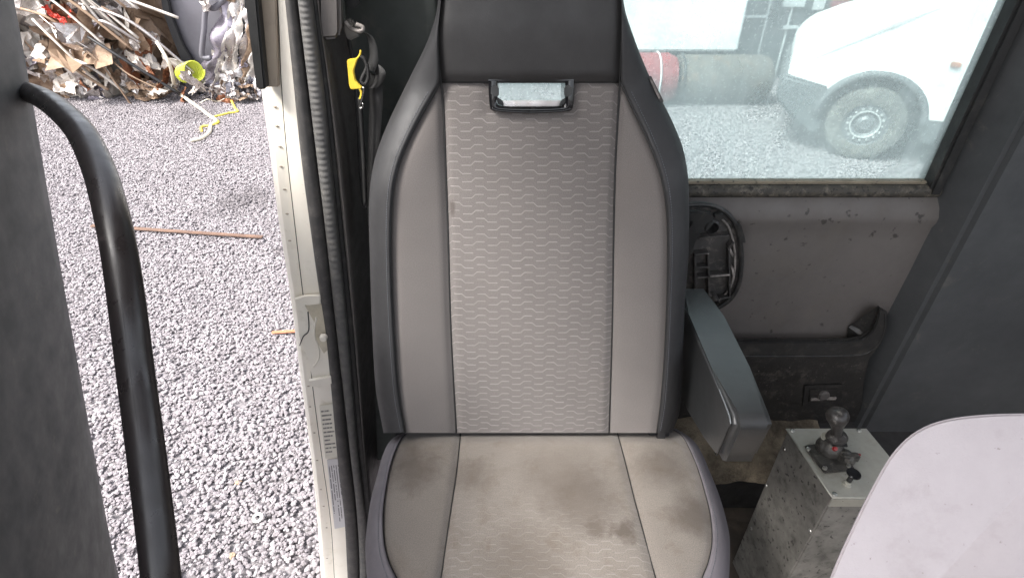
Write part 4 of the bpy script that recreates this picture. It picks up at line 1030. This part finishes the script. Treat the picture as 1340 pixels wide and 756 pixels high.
# lime coil
pts = []; c0_ = atY(255, 93, 7.45); c1_ = atY(240, 97, 7.5)
for i in range(16 * 9 + 1):
    t = i / (16 * 9); an = 2 * math.pi * i / 16; c = c1_.lerp(c0_, t); r = .125 - .02 * (1-t)
    pts.append(c + Vector((math.cos(an) * r * .75, math.cos(an) * r * .5, math.sin(an) * r)))
V, Fc = tube_geo(pts, .0085, 6); o = mesh('coiled_hose', V, Fc, M['lime']); base(o); tag(o, 'lime green coiled air hose at the foot of the scrap bales', 'hose')
V, Fc = tube_geo(smooth_pts([atY(266, 86, 7.4), atY(270, 97, 7.35), atY(262, 100, 7.35), atY(256, 101, 7.3), atY(256, 116, 7.25)], 6), .011, 6)
# cables on the gravel
def gz(x, y, h=.015): return atZ(x, y, h)
o = tube('cream_cable', [atY(205, 55, 7.3), atY(222, 85, 7.2), gz(230, 117, .12), gz(245, 130, .06), gz(262, 142), gz(272, 150), gz(283, 158), gz(276, 164), gz(274, 173, .02), gz(264, 181, .02), gz(250, 184, .03)], .02, M['cable_w'], None, 8, 8); base(o); tag(o, 'thick cream cable trailing from the bale onto the gravel', 'cable')
o = tube('twine', [gz(303, 132, .04), gz(308, 142), gz(311, 146), gz(300, 148), gz(288, 151), gz(280, 154), gz(286, 160), gz(276, 164), gz(264, 166), gz(264, 172)], .013, M['cable_y'], None, 8, 8); base(o); tag(o, 'thin yellow cord lying kinked on the gravel', 'cord')
o = tube('grey_wire', [gz(262, 135, .03), gz(272, 130, .1), gz(284, 133, .03), gz(294, 129, .06)], .006, M['cable_w'], None, 6, 8); base(o); tag(o, 'fine pale wire looped on the gravel by the bale foot', 'wire')
def lump(name, x, y, r, m, label, cat, flat=.6, sq=(1, 1)):
    b = bmesh.new(); bmesh.ops.create_icosphere(b, subdivisions=3, radius=1); c = gz(x, y, 0)
    for v in b.verts:
        v.co *= 1 + .9 * noise.noise(v.co * 1.6 + Vector((x, y, 0))) + .3 * noise.noise(v.co * 5)
        v.co = Vector((v.co.x * r * sq[0], v.co.y * r * sq[1], v.co.z * r * flat)) + c + Vector((0, 0, r * flat * .4))
    o = from_bm(name, b, M[m]); base(o); tag(o, label, cat); return o
lump('rusty_scrap', 301, 132, .10, 'brown', 'crumpled rusty orange scrap on the gravel by the yellow cord', 'scrap', .9)
lump('rusty_scrap', 315, 97, .07, 'brown', 'small rust stained scrap stuck low on the upright bale', 'scrap', 1.2)
lump('cardboard_scrap', 196, 128, .17, 's_tan', 'torn brown cardboard piece in front of the left bale', 'scrap', .35)
lump('cardboard_scrap', 183, 124, .12, 's_tan', 'small brown scrap at the leftmost foot of the left bale', 'scrap', .5)
lump('pale_scrap', 318, 122, .09, 's_white', 'flattened white scrap at the right foot of the upright bale', 'scrap', .3, (1.6, .7))
lump('rubber_scrap', 262, 124, .05, 's_black', 'small black rubber scrap below the coiled hose', 'scrap', .5)
# plank / strap, orange stick, washer, dark damp patches
def bar_on_ground(name, a, b, wd, th, m, label, cat):
    A, B_ = gz(*a, .02), gz(*b, .02); d = (B_ - A).normalized(); s = Vector((-d.y, d.x, 0)) * wd / 2
    o = prism(name, [A - s, B_ - s, B_ + s, A + s], (0, 0, th), M[m], None, .003, 1); base(o); tag(o, label, cat); return o
bar_on_ground('flat_bar', (120, 296), (344, 311), .036, .012, 'wood', 'long flat brown rusty bar lying across the gravel', 'bar')
bar_on_ground('orange_stick', (356, 436), (400, 433), .022, .012, 'orange', 'short orange stick on the gravel beside the striker plate', 'stick')
o = lathe('washer', [(.011, 0), (.022, 0), (.0225, .003), (.011, .003), (.011, 0)], gz(337, 677, .022), M['washer'], None, 24, Matrix.Rotation(R(12), 4, 'X')); base(o); tag(o, 'pale metal washer ring lying on the near gravel', 'washer')
lump('leaf_scrap', 312, 631, .012, 's_tan', 'small straw coloured chip on the gravel above the washer', 'chip', .4)
lump('leaf_scrap', 304, 726, .012, 's_tan', 'small straw coloured chip on the gravel below the washer', 'chip', .4)
# ================================================================== OUTSIDE, RIGHT (through the window)
tk = thing('gas_tank', 'long grey rusty steel cylinder lying on the gravel, seen through the window', 'cylinder', (2.7, 7.5, 0))
L0, L1 = atY(884, 108, 7.45), atY(1003, 112, 7.45); RR = .29
MY = Matrix.Rotation(R(90), 4, 'Y'); ln = L1.x - L0.x
lathe('tank_shell', [(0, 0), (RR*.98, 0), (RR, .02), (RR, ln*.33), (RR*1.012, ln*.34), (RR, ln*.35), (RR, ln-.14), (RR*.93, ln-.05), (RR*.75, ln-.01), (0, ln)], (L0.x, 7.45, RR), M['pipe'], tk, 40, MY)
tube('tank_band', [Vector((L0.x + .03, 7.45 + math.cos(a) * (RR + .008), RR + math.sin(a) * (RR + .008))) for a in [2*math.pi*i/32 for i in range(33)]], .015, M['s_black'], tk, 6, 1)
rt = thing('red_barrel', 'faded red cylinder lying on the gravel at the left end of the grey tank', 'barrel', (1.7, 7.4, 0))
lathe('barrel_shell', [(0, 0), (RR*1.0, 0), (RR*1.05, .03), (RR*1.05, .55), (RR*1.09, .57), (RR*1.05, .59), (RR*1.05, .95), (RR*.9, 1.05), (0, 1.07)], (L0.x - 1.10, 7.42, RR*1.05), M['redtank'], rt, 36, MY)
tube('barrel_band', [Vector((L0.x - .28, 7.42 + math.cos(a) * RR * 1.07, RR*1.05 + math.sin(a) * RR * 1.07)) for a in [2*math.pi*i/32 for i in range(33)]], .012, M['offwhite'], rt, 6, 1)
tr = thing('white_trailer', 'plain white trailer body standing behind the tank and barrel', 'trailer', (1.0, 9, 0))
p1 = atY(963, 80, 8.0)
box('trailer_body', (-2.6, 8.0, .50), (p1.x, 10.2, 2.9), M['white_box'], tr, .03)
box('trailer_chassis', (-2.5, 8.15, .36), (p1.x - .1, 10.0, .50), M['s_black'], tr)
for x in (-1.6, .4, 2.4):
    lathe('trailer_wheel', [(0, 0), (.30, 0), (.36, .04), (.36, .18), (.30, .22), (0, .22)], (x, 8.62, .36), M['tyre'], tr, 28, Matrix.Rotation(R(90), 4, 'X'))
dk = thing('dark_container', 'dark blue grey steel container with pale vertical bars behind the van', 'container', (5, 9.6, 0))
box('container_wall', (2.9, 8.6, 0), (9.5, 10.6, 3.0), M['darkbox'], dk)
for x in (999, 1029, 1064, 1120, 1170, 1225, 1290):
    p = atY(x, 40, 8.58); box('container_bar', (p.x - .012, 8.56, .02), (p.x + .012, 8.60, 2.9), M['offwhite'], dk, .005)
p = atY(995, 22, 8.55); box('cross_bar', (p.x - .35, 8.54, p.z - .015), (p.x + .1, 8.57, p.z + .015), M['offwhite'], dk)
for x, y, a, b_ in ((1040, 3, .30, .12), (1072, 6, .16, .14), (1100, 4, .2, .12), (1150, 6, .26, .10), (1035, 36, .22, .05), (1066, 38, .22, .05), (1066, 44, .30, .03), (1090, 10, .05, .3)):
    p = atY(x, y, 8.54); box('container_plate', (p.x - a/2, 8.53, p.z - b_/2), (p.x + a/2, 8.55, p.z + b_/2), M['offwhite'], dk, .004)
p = atY(1094, 20, 8.5); box('red_post', (p.x - .09, 8.42, 0), (p.x + .09, 8.56, 2.6), M['redtank'], dk, .01)

van = thing('white_van', 'white panel van with grey bumper, its front wheel seen through the window', 'van', (3.50, 5.46, 0))
VY = 5.42; XF = 2.68
side = [(XF + .02, .62), (XF, .80), (XF + .03, .93), (XF + .14, 1.06), (XF + .42, 1.18), (XF + .80, 1.30), (XF + 1.12, 1.42), (XF + 1.55, 1.95), (XF + 1.95, 2.45), (XF + 2.4, 2.55), (XF + 5.3, 2.55), (XF + 5.35, .45), (XF + 1.30, .45)] + [(XF + .82 + .46 * math.cos(a), .40 + .455 * math.sin(a)) for a in [math.pi * (.08 + .80 * i / 12) for i in range(13)]] + [(XF + .36, .62)]
bm = bmesh.new(); bm_prism(bm, [(x, VY + .03, z) for x, z in side], (0, 1.9, 0))
for v in bm.verts:                       # tuck in the nose and the roof
    f = sm(XF + .7, XF, v.co.x) * .12 + sm(1.3, 2.55, v.co.z) * .12
    v.co.y += f if v.co.y < VY + 1 else -f
bmesh.ops.bevel(bm, geom=[e for e in bm.edges], offset=.03, segments=2, affect='EDGES', clamp_overlap=True)
from_bm('van_body', bm, M['van_white'], van, True)
lowb = [(XF - .05, .50), (XF - .06, .64), (XF - .02, .74), (XF + .10, .72), (XF + .42, .67), (XF + .40, .45), (XF + .44, .22), (XF + .34, .20), (XF + .12, .36)]
prism('bumper', [(x, VY + .05, z) for x, z in lowb], (0, 1.8, 0), M['van_grey'], van, .03, 3)
prism('sill_trim', [(x, VY + .01, z) for x, z in [(XF + 1.32, .25), (XF + 5.2, .25), (XF + 5.2, .46), (XF + 1.30, .46)]], (0, 1.85, 0), M['van_grey'], van, .02)
arch = [Vector((XF + .82 + .47 * math.cos(a), VY + .04, .40 + .44 * math.sin(a))) for a in [math.pi * i / 20 for i in range(21)]]
tube('wheel_arch', arch, .035, M['van_grey'], van, 8, 1)
box('arch_liner', (XF + .40, VY + .12, .25), (XF + 1.26, VY + .5, .84), M['s_black'], van)
box('door_handle', (XF + 1.70, VY - .01, 1.02), (XF + 1.88, VY + .03, 1.06), M['van_grey'], van, .008)
box('side_indicator', (XF + 1.30, VY + .0, .96), (XF + 1.38, VY + .04, 1.0), M['orange'], van, .008)
box('van_door_line', (XF + 1.58, VY + .018, .5), (XF + 1.60, VY + .035, 1.5), M['van_grey'], van)
def wheel(xc):
    zc = .355
    w_ = lathe('wheel', [(.20, .20), (.30, .22), (.345, .20), (.358, .16), (.358, .04), (.345, .005), (.31, -.012), (.25, -.012), (.205, .0), (.20, .03), (.20, .20)], (xc, VY + .04, zc), M['tyre'], van, 48, Matrix.Rotation(R(-90), 4, 'X'))
    lathe('rim', [(0, .03), (.05, .02), (.07, .035), (.10, .05), (.13, .03), (.16, .02), (.195, .025), (.205, .0), (.20, .06)], (xc, VY + .04, zc), M['rim'], w_, 40, Matrix.Rotation(R(-90), 4, 'X'))
    lathe('hub_ring', [(.124, .0), (.136, .0), (.138, .02), (.122, .02), (.124, 0)], (xc, VY + .055, zc), M['rimlt'], w_, 36, Matrix.Rotation(R(-90), 4, 'X'))
    for k in range(16):
        a = 2 * math.pi * k / 16; c = Vector((xc + math.cos(a) * .156, VY + .05, zc + math.sin(a) * .156))
        lathe('wheel_hole', [(0, 0), (.011, 0), (.011, .02)], c, M['rimlt'], w_, 8, Matrix.Rotation(R(-90), 4, 'X'))
wheel(XF + .82); wheel(XF + 4.1)
van.rotation_euler = (0, 0, R(-24))
# the yard edge far away
yb = thing('yard_wall', 'low grey yard wall far behind the bales', 'wall', (0, 22, 0)); box('wall_face', (-40, 22, 0), (40, 22.3, 2.0), M['s_grey'], yb, .02)
